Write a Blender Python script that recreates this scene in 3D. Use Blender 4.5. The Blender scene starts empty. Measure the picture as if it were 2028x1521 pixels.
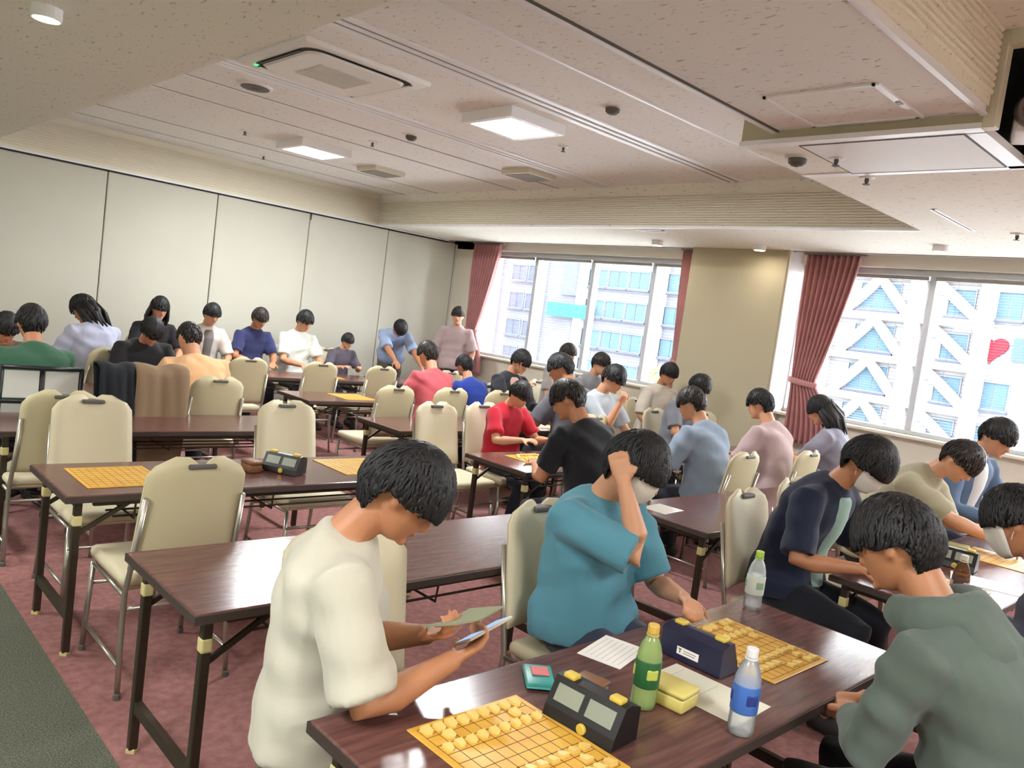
import bpy, bmesh, math, random
import numpy as np
from mathutils import Matrix, Vector

random.seed(7)
rng = np.random.RandomState(7)
scene = bpy.context.scene
COL = scene.collection

# ------------------------------------------------------------------ camera, world, lights, exposure
def setup_camera():
    yaw, pitch, roll, f = math.radians(43.77), math.radians(-4.64), math.radians(7.587), 1571.4
    fw = Vector((math.sin(yaw) * math.cos(pitch), math.cos(yaw) * math.cos(pitch), math.sin(pitch)))
    r = Vector((math.cos(yaw), -math.sin(yaw), 0)); u = r.cross(fw)
    r2 = r * math.cos(roll) + u * math.sin(roll); u2 = -r * math.sin(roll) + u * math.cos(roll)
    cam = bpy.data.cameras.new('camera'); co = bpy.data.objects.new('camera', cam); COL.objects.link(co)
    cam.sensor_fit = 'HORIZONTAL'; cam.sensor_width = 36; cam.lens = f * 36 / 2028
    cam.clip_start = 0.05; cam.clip_end = 400
    m = Matrix((r2, u2, -fw)).transposed().to_4x4(); m.translation = Vector((0, 0, 1.65))
    co.matrix_world = m
    scene.camera = co
setup_camera()

w = bpy.data.worlds.new('overcast_sky'); scene.world = w; w.use_nodes = True
bg = w.node_tree.nodes['Background']
bg.inputs[0].default_value = (0.93, 0.97, 1.0, 1); bg.inputs[1].default_value = 12.0

sun = bpy.data.lights.new('sun', 'SUN'); sun.energy = 1.5; sun.angle = 0.6; sun.color = (1, .97, .92)
so = bpy.data.objects.new('sun', sun); COL.objects.link(so)
so.rotation_euler = Vector((0.75, 0.35, -0.75)).to_track_quat('-Z', 'Y').to_euler()

scene.view_settings.view_transform = 'Standard'
scene.view_settings.look = 'None'
scene.view_settings.gamma = 1
scene.view_settings.exposure = 0.87
scene.view_settings.use_curve_mapping = False

LED_POWER = 50.0
DOWN_POWER = 1.3

# portals in the window openings (sampling aid for the sky light)
for (ya, yb) in ((5.3, 9.3), (-1.0, 4.1)):
    l = bpy.data.lights.new('window_portal', 'AREA'); l.shape = 'RECTANGLE'; l.size = 1.55; l.size_y = yb - ya
    l.cycles.is_portal = True
    o = bpy.data.objects.new('window_portal', l); COL.objects.link(o)
    o.location = (8.12, (ya + yb) / 2, 1.83)
    o.rotation_euler = (0, math.radians(90), 0)

# ------------------------------------------------------------------ materials
def lin(c):
    return tuple(((v / 255) / 12.92 if v / 255 <= .04045 else ((v / 255 + .055) / 1.055) ** 2.4) for v in c)

MATS = {}
def mat(name, rgb, rough=.6, metal=0., bump=0., bscale=80., var=0., vscale=6., emit=None, estr=0., spec=.5, sheen=0., stretch=None, rgb2=None):
    if name in MATS: return MATS[name]
    m = bpy.data.materials.new(name); m.use_nodes = True
    nt = m.node_tree; b = nt.nodes['Principled BSDF']
    c = lin(rgb)
    b.inputs['Base Color'].default_value = (*c, 1)
    b.inputs['Roughness'].default_value = rough
    b.inputs['Metallic'].default_value = metal
    b.inputs['Specular IOR Level'].default_value = spec
    if sheen: b.inputs['Sheen Weight'].default_value = sheen
    tc = None
    def coord():
        nonlocal tc
        if tc is None:
            t = nt.nodes.new('ShaderNodeTexCoord'); mp = nt.nodes.new('ShaderNodeMapping')
            nt.links.new(t.outputs['Object'], mp.inputs[0])
            if stretch: mp.inputs['Scale'].default_value = stretch
            tc = mp
        return tc.outputs[0]
    if var or rgb2:
        n = nt.nodes.new('ShaderNodeTexNoise'); n.inputs['Scale'].default_value = vscale; n.inputs['Detail'].default_value = 4
        nt.links.new(coord(), n.inputs['Vector'])
        r = nt.nodes.new('ShaderNodeValToRGB')
        r.color_ramp.elements[0].position = .35; r.color_ramp.elements[1].position = .65
        if rgb2:
            r.color_ramp.elements[0].color = (*lin(rgb2), 1); r.color_ramp.elements[1].color = (*c, 1)
        else:
            r.color_ramp.elements[0].color = (*[v * (1 - var) for v in c], 1)
            r.color_ramp.elements[1].color = (*[min(1, v * (1 + var)) for v in c], 1)
        nt.links.new(n.outputs[0], r.inputs[0]); nt.links.new(r.outputs[0], b.inputs['Base Color'])
    if bump:
        n = nt.nodes.new('ShaderNodeTexNoise'); n.inputs['Scale'].default_value = bscale; n.inputs['Detail'].default_value = 3
        nt.links.new(coord(), n.inputs['Vector'])
        bp = nt.nodes.new('ShaderNodeBump'); bp.inputs['Strength'].default_value = bump; bp.inputs['Distance'].default_value = .01
        nt.links.new(n.outputs[0], bp.inputs['Height']); nt.links.new(bp.outputs[0], b.inputs['Normal'])
    if emit:
        b.inputs['Emission Color'].default_value = (*lin(emit), 1); b.inputs['Emission Strength'].default_value = estr
    MATS[name] = m
    return m

def ceiling_mat(name, rgb, scale):
    """white mineral-fibre board with short dark fissures"""
    m = mat(name, rgb, .9)
    nt = m.node_tree; b = nt.nodes['Principled BSDF']
    t = nt.nodes.new('ShaderNodeTexCoord'); mp = nt.nodes.new('ShaderNodeMapping'); mp.inputs['Scale'].default_value = (1, .34, 1)
    mp.inputs['Rotation'].default_value = (0, 0, .15)
    nt.links.new(t.outputs['Object'], mp.inputs[0])
    n = nt.nodes.new('ShaderNodeTexNoise'); n.inputs['Scale'].default_value = scale; n.inputs['Detail'].default_value = 2.5; n.inputs['Distortion'].default_value = .6
    nt.links.new(mp.outputs[0], n.inputs['Vector'])
    r = nt.nodes.new('ShaderNodeValToRGB')
    r.color_ramp.elements[0].position = .31; r.color_ramp.elements[0].color = (.5, .49, .47, 1)
    r.color_ramp.elements[1].position = .36; r.color_ramp.elements[1].color = (1, 1, 1, 1)
    nt.links.new(n.outputs[0], r.inputs[0])
    mx = nt.nodes.new('ShaderNodeMix'); mx.data_type = 'RGBA'; mx.blend_type = 'MULTIPLY'; mx.inputs[0].default_value = .8
    mx.inputs[6].default_value = (*lin(rgb), 1); nt.links.new(r.outputs[0], mx.inputs[7])
    nt.links.new(mx.outputs[2], b.inputs['Base Color'])
    bp = nt.nodes.new('ShaderNodeBump'); bp.inputs['Strength'].default_value = .5; bp.inputs['Distance'].default_value = .004
    nt.links.new(r.outputs[0], bp.inputs['Height']); nt.links.new(bp.outputs[0], b.inputs['Normal'])
    return m

def wood_mat(name, rgb, rgb2, rough, scale=(1.2, 14, 14)):
    m = mat(name, rgb, rough, bump=.03, bscale=30, rgb2=rgb2, vscale=4, stretch=scale)
    return m

def glass_mat(name, tint=(1, 1, 1), milk=0.):
    m = bpy.data.materials.new(name); m.use_nodes = True; nt = m.node_tree
    nt.nodes.remove(nt.nodes['Principled BSDF'])
    tr = nt.nodes.new('ShaderNodeBsdfTransparent'); tr.inputs[0].default_value = (*tint, 1)
    gl = nt.nodes.new('ShaderNodeBsdfGlossy'); gl.inputs['Roughness'].default_value = .02
    fr = nt.nodes.new('ShaderNodeFresnel'); fr.inputs[0].default_value = 1.3
    mx = nt.nodes.new('ShaderNodeMixShader')
    nt.links.new(fr.outputs[0], mx.inputs[0]); nt.links.new(tr.outputs[0], mx.inputs[1]); nt.links.new(gl.outputs[0], mx.inputs[2])
    if milk:
        df = nt.nodes.new('ShaderNodeBsdfDiffuse'); df.inputs[0].default_value = (*[min(1, .5 + .5 * t) * t for t in tint], 1)
        m2 = nt.nodes.new('ShaderNodeMixShader'); m2.inputs[0].default_value = milk
        nt.links.new(tr.outputs[0], m2.inputs[1]); nt.links.new(df.outputs[0], m2.inputs[2]); nt.links.new(m2.outputs[0], mx.inputs[1])
    nt.links.new(mx.outputs[0], nt.nodes['Material Output'].inputs[0])
    MATS[name] = m
    return m

M_CEIL_HIGH = ceiling_mat('ceiling_board_high', (240, 238, 234), 60)
M_CEIL_LOW = ceiling_mat('ceiling_board_low', (240, 236, 224), 60)
M_RIB = ceiling_mat('rib_board', (236, 230, 210), 75)
M_RIBPLAIN = mat('rib_paint', (232, 226, 206), .8)
M_WHITE = mat('white_paint', (236, 234, 230), .5)
M_TRIM = mat('white_trim', (240, 240, 242), .35)
M_CREAM = mat('cream_trim', (222, 216, 196), .5)
M_WALL = mat('partition_fabric', (200, 198, 184), .8, bump=.05, bscale=300, var=.02, vscale=2)
M_COLUMN = mat('column_paper', (184, 176, 150), .8, bump=.08, bscale=220)
M_BEIGE = mat('beige_wall', (226, 220, 204), .8, bump=.06, bscale=220)
M_CARPET = mat('red_carpet', (162, 116, 112), .98, bump=.5, bscale=260, rgb2=(142, 99, 95), vscale=26, spec=.1)
M_CARPET2 = mat('grey_green_carpet', (126, 128, 112), .98, bump=.9, bscale=240, rgb2=(78, 82, 72), vscale=170, spec=.1)
M_TABLE = wood_mat('walnut_laminate', (112, 76, 70), (88, 58, 54), .17)
M_EDGE = mat('dark_edge_band', (64, 52, 48), .5)
M_LEG = mat('dark_brown_steel', (58, 48, 38), .35, .3)
M_CREAMPLASTIC = mat('cream_plastic', (204, 192, 136), .5)
M_CHAIR = mat('beige_vinyl', (206, 196, 166), .5, bump=.05, bscale=160)
M_CHAIRB = mat('beige_vinyl_shell', (196, 186, 150), .55)
M_CHROME = mat('silver_tube', (176, 172, 160), .3, .8)
M_BLACK = mat('black_plastic', (24, 24, 26), .4)
M_DARKGAP = mat('dark_gap', (30, 28, 26), .8)
M_NICHE = mat('black_lining', (22, 26, 32), .9)
M_ALU = mat('window_aluminium', (194, 196, 200), .45, .4)
M_SLAT = mat('blind_slat', (232, 236, 240), .5)
M_CURTAIN = mat('rose_curtain', (190, 134, 134), .9, bump=.1, bscale=200, var=.08, vscale=8, sheen=.3)
M_GLASS = glass_mat('window_glass')
M_LED = mat('led_diffuser', (255, 255, 255), .5, emit=(255, 252, 244), estr=9)
M_DOWN = mat('downlight_lens', (255, 240, 210), .5, emit=(255, 226, 180), estr=14)
M_GREENLED = mat('green_indicator', (60, 220, 120), .5, emit=(60, 235, 120), estr=1.2)
M_GREY = mat('grey_metal', (150, 146, 138), .5)
M_DGREY = mat('dark_grille', (92, 88, 82), .6)
M_BOARD = wood_mat('shogi_board_vinyl', (226, 178, 76), (214, 160, 60), .4, (3, 3, 3))
M_LINE = mat('board_ink', (92, 62, 26), .7)
M_PIECE = mat('boxwood_piece', (236, 204, 120), .4)
M_PIECE2 = mat('ivory_piece', (244, 228, 176), .4)
M_PAPER = mat('paper', (238, 236, 230), .8)
M_PAPERC = mat('cream_paper', (224, 220, 202), .8)
M_INK = mat('ink', (60, 62, 70), .8)
M_LCD = mat('lcd_grey', (148, 154, 140), .25)
M_NAVY = mat('navy_plastic', (28, 32, 60), .4)
M_YELLOW = mat('yellow_button', (214, 186, 78), .45)
M_SKIN = mat('skin', (204, 150, 116), .5, bump=.02, bscale=200, var=.04, vscale=14)
M_SKIN2 = mat('skin_tan', (186, 128, 92), .5, bump=.02, bscale=200, var=.04, vscale=14)
M_HAIR = mat('black_hair', (24, 23, 25), .55, bump=.3, bscale=120, stretch=(1, 1, .2))
M_HAIRB = mat('brown_black_hair', (38, 31, 28), .45, bump=.3, bscale=120, stretch=(1, 1, .2))
M_EYE = mat('dark_eye', (26, 20, 18), .25)
M_LIP = mat('lip', (168, 98, 88), .5)
M_MASK = mat('white_face_mask', (226, 222, 212), .85)
M_SHOE = mat('dark_shoe', (44, 42, 44), .6)

# ------------------------------------------------------------------ mesh helpers
class MB:
    def __init__(self): self.v = []; self.f = []
    def add(self, v, f):
        o = len(self.v); self.v.extend([tuple(map(float, p)) for p in v]); self.f.extend([tuple(int(i) + o for i in q) for q in f]); return self
    def box(self, a, b):
        x0, y0, z0 = a; x1, y1, z1 = b
        v = [(x0, y0, z0), (x1, y0, z0), (x1, y1, z0), (x0, y1, z0), (x0, y0, z1), (x1, y0, z1), (x1, y1, z1), (x0, y1, z1)]
        return self.add(v, [(0, 3, 2, 1), (4, 5, 6, 7), (0, 1, 5, 4), (1, 2, 6, 5), (2, 3, 7, 6), (3, 0, 4, 7)])
    def rbox(self, a, b, r, seg=2, rot=None, piv=None):
        v, f = rounded(tuple(round(abs(b[i] - a[i]), 5) for i in range(3)), r, seg)
        c = np.array([(a[i] + b[i]) / 2 for i in range(3)])
        P = v + c
        if rot is not None:
            pv = np.array(piv if piv is not None else c); P = (P - pv) @ np.array(rot).T + pv
        return self.add(P, f)
    def tube(self, pts, rad, n=10, up=None, cap=True):
        v, f = tube(pts, rad, n, up, cap); return self.add(v, f)
    def bar(self, p, q, wx, wy, up=(0, 0, 1)):
        return self.add(*tube([p, q], [(wx / 2 * 1.4142, wy / 2 * 1.4142)] * 2, 4, up, True, ph=math.pi / 4))
    def lathe(self, prof, n=20, c=(0, 0, 0)):
        v = []; f = []
        for (r, z) in prof:
            for k in range(n):
                a = 2 * math.pi * k / n; v.append((c[0] + r * math.cos(a), c[1] + r * math.sin(a), c[2] + z))
        for i in range(len(prof) - 1):
            for k in range(n):
                f.append((i * n + k, i * n + (k + 1) % n, (i + 1) * n + (k + 1) % n, (i + 1) * n + k))
        f.append(tuple(range(n - 1, -1, -1))); f.append(tuple((len(prof) - 1) * n + k for k in range(n)))
        return self.add(v, f)
    def mesh(self, name, m=None, smooth=False):
        me = bpy.data.meshes.new(name); me.from_pydata(self.v, [], self.f); me.update()
        if m: me.materials.append(m)
        if smooth: me.polygons.foreach_set('use_smooth', [True] * len(me.polygons))
        return me
    def build(self, name, m, parent=None, smooth=False, loc=None, rz=0):
        o = bpy.data.objects.new(name, self.mesh(name, m, smooth)); COL.objects.link(o)
        if parent: o.parent = parent
        if loc is not None: o.location = loc
        if rz: o.rotation_euler = (0, 0, rz)
        return o

_rc = {}
def rounded(size, r, seg=2):
    k = (size, r, seg)
    if k in _rc: return _rc[k]
    bm = bmesh.new(); bmesh.ops.create_cube(bm, size=1)
    for v in bm.verts: v.co = Vector((v.co.x * size[0], v.co.y * size[1], v.co.z * size[2]))
    r = min(r, min(size) * .49)
    bmesh.ops.bevel(bm, geom=list(bm.edges), offset=r, segments=seg, affect='EDGES', profile=.5)
    bm.verts.index_update()
    V = np.array([v.co[:] for v in bm.verts]); Fc = [tuple(v.index for v in f.verts) for f in bm.faces]
    bm.free(); _rc[k] = (V, Fc)
    return _rc[k]

def tube(pts, rad, n=10, up=None, cap=True, ph=0., sq=1.):
    P = np.array(pts, float); N = len(P)
    T = np.zeros_like(P); T[1:-1] = P[2:] - P[:-2]; T[0] = P[1] - P[0]; T[-1] = P[-1] - P[-2]
    T /= np.maximum(np.linalg.norm(T, axis=1), 1e-9)[:, None]
    u = np.array(up if up is not None else ((0, 0, 1) if abs(T[0][2]) < .9 else (0, 1, 0)), float)
    V = []
    for i in range(N):
        v = u - T[i] * (u @ T[i]); nv = np.linalg.norm(v)
        if nv < 1e-5: v = np.cross(T[i], [1, 0, .01]); nv = np.linalg.norm(v)
        v /= nv; s = np.cross(T[i], v)
        if up is None: u = v
        ru, rv = rad[i] if isinstance(rad[i], (tuple, list)) else (rad[i], rad[i])
        for k in range(n):
            a = 2 * math.pi * k / n + ph
            ca, sa = math.cos(a), math.sin(a)
            if sq != 1.: ca = math.copysign(abs(ca) ** sq, ca); sa = math.copysign(abs(sa) ** sq, sa)
            V.append(P[i] + s * ru * ca + v * rv * sa)
    F = []
    for i in range(N - 1):
        for k in range(n):
            F.append((i * n + k, i * n + (k + 1) % n, (i + 1) * n + (k + 1) % n, (i + 1) * n + k))
    if cap: F.append(tuple(range(n - 1, -1, -1))); F.append(tuple((N - 1) * n + k for k in range(n)))
    return V, F

def ellipsoid(c, r, n=10, m=8, rot=None):
    V = []; F = []
    for i in range(m + 1):
        th = math.pi * i / m
        for k in range(n):
            a = 2 * math.pi * k / n
            V.append((math.sin(th) * math.cos(a) * r[0], math.sin(th) * math.sin(a) * r[1], math.cos(th) * r[2]))
    for i in range(m):
        for k in range(n):
            F.append((i * n + k, (i + 1) * n + k, (i + 1) * n + (k + 1) % n, i * n + (k + 1) % n))
    V = np.array(V)
    if rot is not None: V = V @ np.array(rot).T
    return V + np.array(c), F

def empty(name, loc=(0, 0, 0), rz=0):
    o = bpy.data.objects.new(name, None); COL.objects.link(o); o.location = loc; o.rotation_euler = (0, 0, rz); o.empty_display_size = .1
    return o
def tag(o, label, cat, group=None, kind=None):
    o['label'] = label; o['category'] = cat
    if group: o['group'] = group
    if kind: o['kind'] = kind
    return o
def struct(o, label=None):
    o['kind'] = 'structure'
    if label: o['label'] = label
    return o
def inst(name, mesh, parent=None, loc=(0, 0, 0), rz=0):
    o = bpy.data.objects.new(name, mesh); COL.objects.link(o); o.location = loc; o.rotation_euler = (0, 0, rz)
    if parent: o.parent = parent
    return o
def copy_tree(o, parent=None):
    c = o.copy(); COL.objects.link(c); c.parent = parent
    for ch in list(o.children): copy_tree(ch, c)
    return c

# ------------------------------------------------------------------ the room
H0, H1, H2 = 2.72, 3.15, 2.78
TOP = 3.35
struct(MB().box((.93, -3, -.1), (8.2, 10.0, 0)).build('floor', M_CARPET), 'dusty red carpet covering the hall floor')
struct(MB().box((-3, -3, -.1), (.93, 10.0, 0)).build('floor', M_CARPET2), 'grey green carpet strip along the aisle')
struct(MB().box((-3.1, -3, 0), (-3, 10, TOP)).build('wall_back', M_BEIGE))
struct(MB().box((-3.1, -3.1, 0), (8.2, -3, TOP)).build('wall_right', M_BEIGE))

# partition wall: movable panels hanging from a track
wl = struct(MB().box((-3.1, 9.9, 0), (8.2, 10.0, TOP)).build('wall_left', M_BEIGE), 'cream movable partition wall')
for i in range(-3, 7):
    x0 = .24 + 1.262 * i; x1 = min(x0 + 1.262, 8.2)
    if x0 < -3.1: x0 = -3.1
    MB().rbox((x0 + .006, 9.82, .02), (x1 - .006, 9.9, 2.69), .006, 1).build('panel', M_WALL, wl)
MB().box((-3, 9.80, 2.69), (7.65, 9.9, 2.705)).build('track', M_DARKGAP, wl)
MB().box((-3, 9.79, 2.705), (7.65, 9.9, 2.725)).build('track_trim', M_TRIM, wl)
MB().tube([(5.28, 9.78, 2.70), (5.28, 9.78, 2.60)], [.012, .006], 8).build('pull_hook', M_BLACK, wl)

# high recessed ceiling with its ribbed upstands
ce = struct(MB().box((1.4, 1.9, H1), (6.6, 9.95, TOP)).build('ceiling', M_CEIL_HIGH), 'recessed high ceiling of fissured boards')
def ceil_strip(y0, y1, x0=1.6, x1=6.36, m=M_TRIM, dz=.012, z=H1, name='strip', par=ce):
    return MB().rbox((x0, y0, z - dz), (x1, y1, z + .01), .003, 1).build(name, m, par)
for (a, b) in ((3.35, 3.375),):
    ceil_strip(a, b)
for (a, b) in ((3.97, 4.20), (5.52, 5.74)):      # twin line slots
    ceil_strip(a, a + .055); ceil_strip(b - .055, b)
    ceil_strip(a + .055, b - .055, m=M_GREY, dz=.004, name='slot')
    ceil_strip((a + b) / 2 - .02, (a + b) / 2 + .02, dz=.012)
for y in (6.30, 7.0, 8.5, 9.25):
    ceil_strip(y, y + .012, m=M_GREY, dz=.004, name='joint')
    ceil_strip(y + .012, y + .03, dz=.01)
def rib_face(axis, pos, a, b, z0, z1, n, par, depth=.028):
    """ribbed board: horizontal battens, each a piece of its own"""
    h = (z1 - z0) / n
    g = None
    for i in range(n):
        c = MB()
        r = h * .36
        zz = z0 + h * (i + .5)
        if axis == 'x': pts = [(pos, a, zz), (pos, b, zz)]
        else: pts = [(a, pos, zz), (b, pos, zz)]
        c.tube(pts, [(depth * .5, r)] * 2 if True else None, 8, (0, 0, 1))
        o = c.build('rib', M_RIBPLAIN, par)
sl = struct(MB().box((1.6, 9.83, H0), (6.5, 9.95, H1 + .02)).build('wall_left', M_RIBPLAIN), 'ribbed upstand above the partition wall')
rib_face('y', 9.825, 1.6, 6.36, H0 + .04, H1 - .06, 12, sl)
# near soffit (low ceiling above the camera)
struct(MB().box((-3.1, -3.1, H0), (1.6, 9.9, TOP)).build('ceiling', M_CEIL_LOW), 'low ceiling beside the recess')
# low ceiling along the windows with ribbed upstand
sw = struct(MB().box((6.36, -3.1, H0), (7.65, 9.9, TOP)).build('ceiling', M_CEIL_LOW), 'low ceiling strip in front of the windows')
rib_face('x', 6.352, 2.4, 9.82, H0 + .03, H1 - .1, 13, sw)
MB().box((6.335, 2.4, H0 - .004), (6.36, 9.82, H0 + .014)).build('edge_trim', M_TRIM, sw)
# right-hand low ceiling with the projector opening
sr = struct(MB().box((3.79, 1.30, H0), (6.36, 2.40, TOP)).build('ceiling', M_CEIL_LOW), 'low ceiling block beside the projector niche')
MB().box((4.45, -3.1, H0), (6.36, 1.30, TOP)).build('board', M_CEIL_LOW, sr)
MB().box((3.79, -3.1, H0), (4.45, .30, TOP)).build('board', M_CEIL_LOW, sr)
MB().box((3.735, 1.24, H0 + .0), (3.79, 2.40, TOP)).build('upstand', M_COLUMN, sr)
MB().box((3.72, 1.24, H0 - .006), (3.80, 2.40, H0 + .018)).build('edge_trim', M_TRIM, sr)
MB().box((3.79, 1.24, H0 - .006), (4.47, 1.32, H0 + .03)).build('niche_edge', M_TRIM, sr)
MB().box((4.42, -.4, H0 - .006), (4.49, 2.4, H0 + .02)).build('niche_edge', M_TRIM, sr)
MB().box((3.80, 1.33, H0 - .008), (4.42, 2.09, H0)).build('smooth_panel', M_WHITE, sr)
for a, b in (((3.80, 1.322, H0 - .009), (4.42, 1.33, H0)), ((3.80, 2.09, H0 - .009), (4.42, 2.098, H0)), ((3.79, 1.322, H0 - .009), (3.80, 2.098, H0)), ((4.42, 1.322, H0 - .009), (4.43, 2.098, H0))):
    MB().box(a, b).build('panel_joint', M_DGREY, sr)
# coarse ceiling panel field
sc = struct(MB().box((1.6, 1.24, H2), (3.74, 2.2, TOP)).build('ceiling', M_CEIL_HIGH), 'coarse textured ceiling field with an access hatch')
MB().box((1.6, 2.185, H2 - .006), (3.74, 2.20, H2 + .01)).build('edge_trim', M_DGREY, sc)
MB().box((1.6, 2.20, H2 - .012), (3.74, 2.225, H2 + .01)).build('edge_trim', M_TRIM, sc)
MB().box((1.6, 1.225, H2 - .012), (3.76, 1.25, H2 + .03)).build('edge_trim', M_TRIM, sc)
# access hatch
MB().box((3.22, 1.50, H2 - .004), (3.68, 1.97, H2)).build('hatch_panel', M_CEIL_HIGH, sc)
for a, b in (((3.205, 1.485), (3.22, 1.985)), ((3.68, 1.485), (3.70, 1.985)), ((3.205, 1.47), (3.70, 1.50)), ((3.205, 1.97), (3.70, 1.985))):
    MB().box((a[0], a[1], H2 - .009), (b[0], b[1], H2)).build('hatch_frame', M_TRIM, sc)
MB().box((3.44, 1.474, H2 - .013), (3.475, 1.495, H2 - .006)).build('hatch_latch', M_GREY, sc)
# projector pit: higher ceiling with ribbed side and niche
sp = struct(MB().box((1.6, -3.1, 3.12), (3.79, 1.24, TOP)).build('ceiling', M_CEIL_LOW), 'pit ceiling above the projector throw')
MB().box((1.6, 1.215, H2 + .02), (3.70, 1.24, 3.12)).build('rib_board', M_RIB, sp)
n = 10
for i in range(n):
    z = H2 + .075 + i * .0285
    MB().tube([(1.6, 1.214, z), (3.70 - .0, 1.214, z)], [(.009, .0105)] * 2, 8, (0, 0, 1)).build('rib', M_RIB, sp)
MB().box((3.70, 1.222, H2 + .0), (3.735, 1.24, 3.12)).build('rib_end', M_COLUMN, sp)
MB().rbox((3.735, 1.19, H0 + .0), (3.80, 1.245, 3.12), .004, 1).build('corner_post', M_CREAM, sp)
MB().box((3.735, -.5, 3.06), (3.80, 1.19, 3.13)).build('niche_header', M_CREAM, sp)
nb = MB(); nb.box((3.80, 1.27, H0 + .02), (4.45, 1.30, 3.12)).box((4.43, .3, H0 + .0), (4.45, 1.30, 3.12)).box((3.80, .3, 3.10), (4.45, 1.30, 3.12)).box((3.80, .28, H0), (4.45, .30, 3.12))
nb.build('niche_lining', M_NICHE, sp)
MB().add([(4.42, 1.20, H0), (4.42, .5, H0), (4.1, .5, H0 + .16), (4.1, .98, H0 + .16), (4.43, 1.20, H0 + .02), (4.43, .5, H0 + .02), (4.11, .5, H0 + .18), (4.11, .98, H0 + .18)],
    [(0, 1, 2, 3), (7, 6, 5, 4), (0, 4, 5, 1), (1, 5, 6, 2), (2, 6, 7, 3), (3, 7, 4, 0)]).build('flap', M_COLUMN, sp)

# window wall
ww = empty('wall_window', (0, 0, 0)); struct(ww, 'window wall with sill, columns and header')
MB().box((7.85, -3, 0), (8.2, 10, 1.03)).build('spandrel', M_BEIGE, ww)
MB().rbox((7.78, 5.3, 1.03), (8.02, 9.3, 1.06), .006, 1).build('sill', M_CREAM, ww)
MB().rbox((7.78, -1.0, 1.03), (8.02, 4.12, 1.06), .006, 1).build('sill', M_CREAM, ww)
MB().box((7.85, -3, 2.62), (8.2, 10, TOP)).build('header', M_BEIGE, ww)
MB().box((7.65, -3, 2.78), (7.85, 10, TOP)).build('curtain_box', M_WHITE, ww)
MB().box((7.64, -3, H0 - .008), (7.665, 10, H0 + .06)).build('box_edge', M_GREY, ww)
MB().rbox((7.60, 4.12, 0), (8.2, 5.30, TOP), .01, 1).build('column', M_COLUMN, ww)
MB().box((7.62, 4.105, 0), (8.02, 4.12, 2.78)).build('column_lit_side', M_WHITE, ww)  # whiter slab: the brighter light on this side is put into its colour
MB().box((7.85, 9.3, 0), (8.2, 10, TOP)).build('corner_wall', M_BEIGE, ww)
MB().box((7.85, -3, 0), (8.2, -1.0, TOP)).build('corner_wall', M_BEIGE, ww)

def window(n, ya, yb, muls):
    wn = struct(empty('window_%d' % n, (8.0, (ya + yb) / 2, 1.06)), None)
    oy = (ya + yb) / 2
    def bx(a, b, name, m):
        MB().rbox((a[0] - 8.0, a[1] - oy, a[2] - 1.06), (b[0] - 8.0, b[1] - oy, b[2] - 1.06), .004, 1).build(name, m, wn)
    bx((7.95, ya, 2.56), (8.06, yb, 2.62), 'frame_top', M_ALU)
    bx((7.95, ya, 1.06), (8.06, yb, 1.10), 'frame_bottom', M_ALU)
    ys = [ya] + muls + [yb]
    for y in ys:
        bx((7.95, y - .03, 1.10), (8.06, y + .03, 2.56), 'mullion', M_ALU)
    for y0, y1 in zip(ys[:-1], ys[1:]):
        MB().box((.018, y0 + .03 - oy, 1.10 - 1.06), (.026, y1 - .03 - oy, 2.56 - 1.06)).build('pane', M_GLASS, wn)
        # venetian blind with its slats set level
        b0 = MB().rbox((7.90 - 8, y0 + .035 - oy, 2.52 - 1.06), (7.94 - 8, y1 - .035 - oy, 2.555 - 1.06), .004, 1).build('blind_headrail', M_GREY, wn)
        s = MB()
        for k in range(56):
            z = 1.13 + k * .025 - 1.06
            s.box((-.092, y0 + .04 - oy, z), (-.078, y1 - .04 - oy, z + .0007))
        so_ = s.build('blind_slats', M_SLAT, b0); so_['kind'] = 'stuff'
        cd = MB()
        for t in (.2, .8):
            yy = y0 + (y1 - y0) * t - oy
            cd.tube([(-.098, yy, .06), (-.098, yy, 1.47)], [.0012] * 2, 4)
        cd.build('blind_cord', M_GREY, b0)
window(1, 5.30, 9.30, [6.05, 7.05, 8.12])
window(2, -1.0, 4.12, [.35, 1.6, 2.82])

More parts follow.
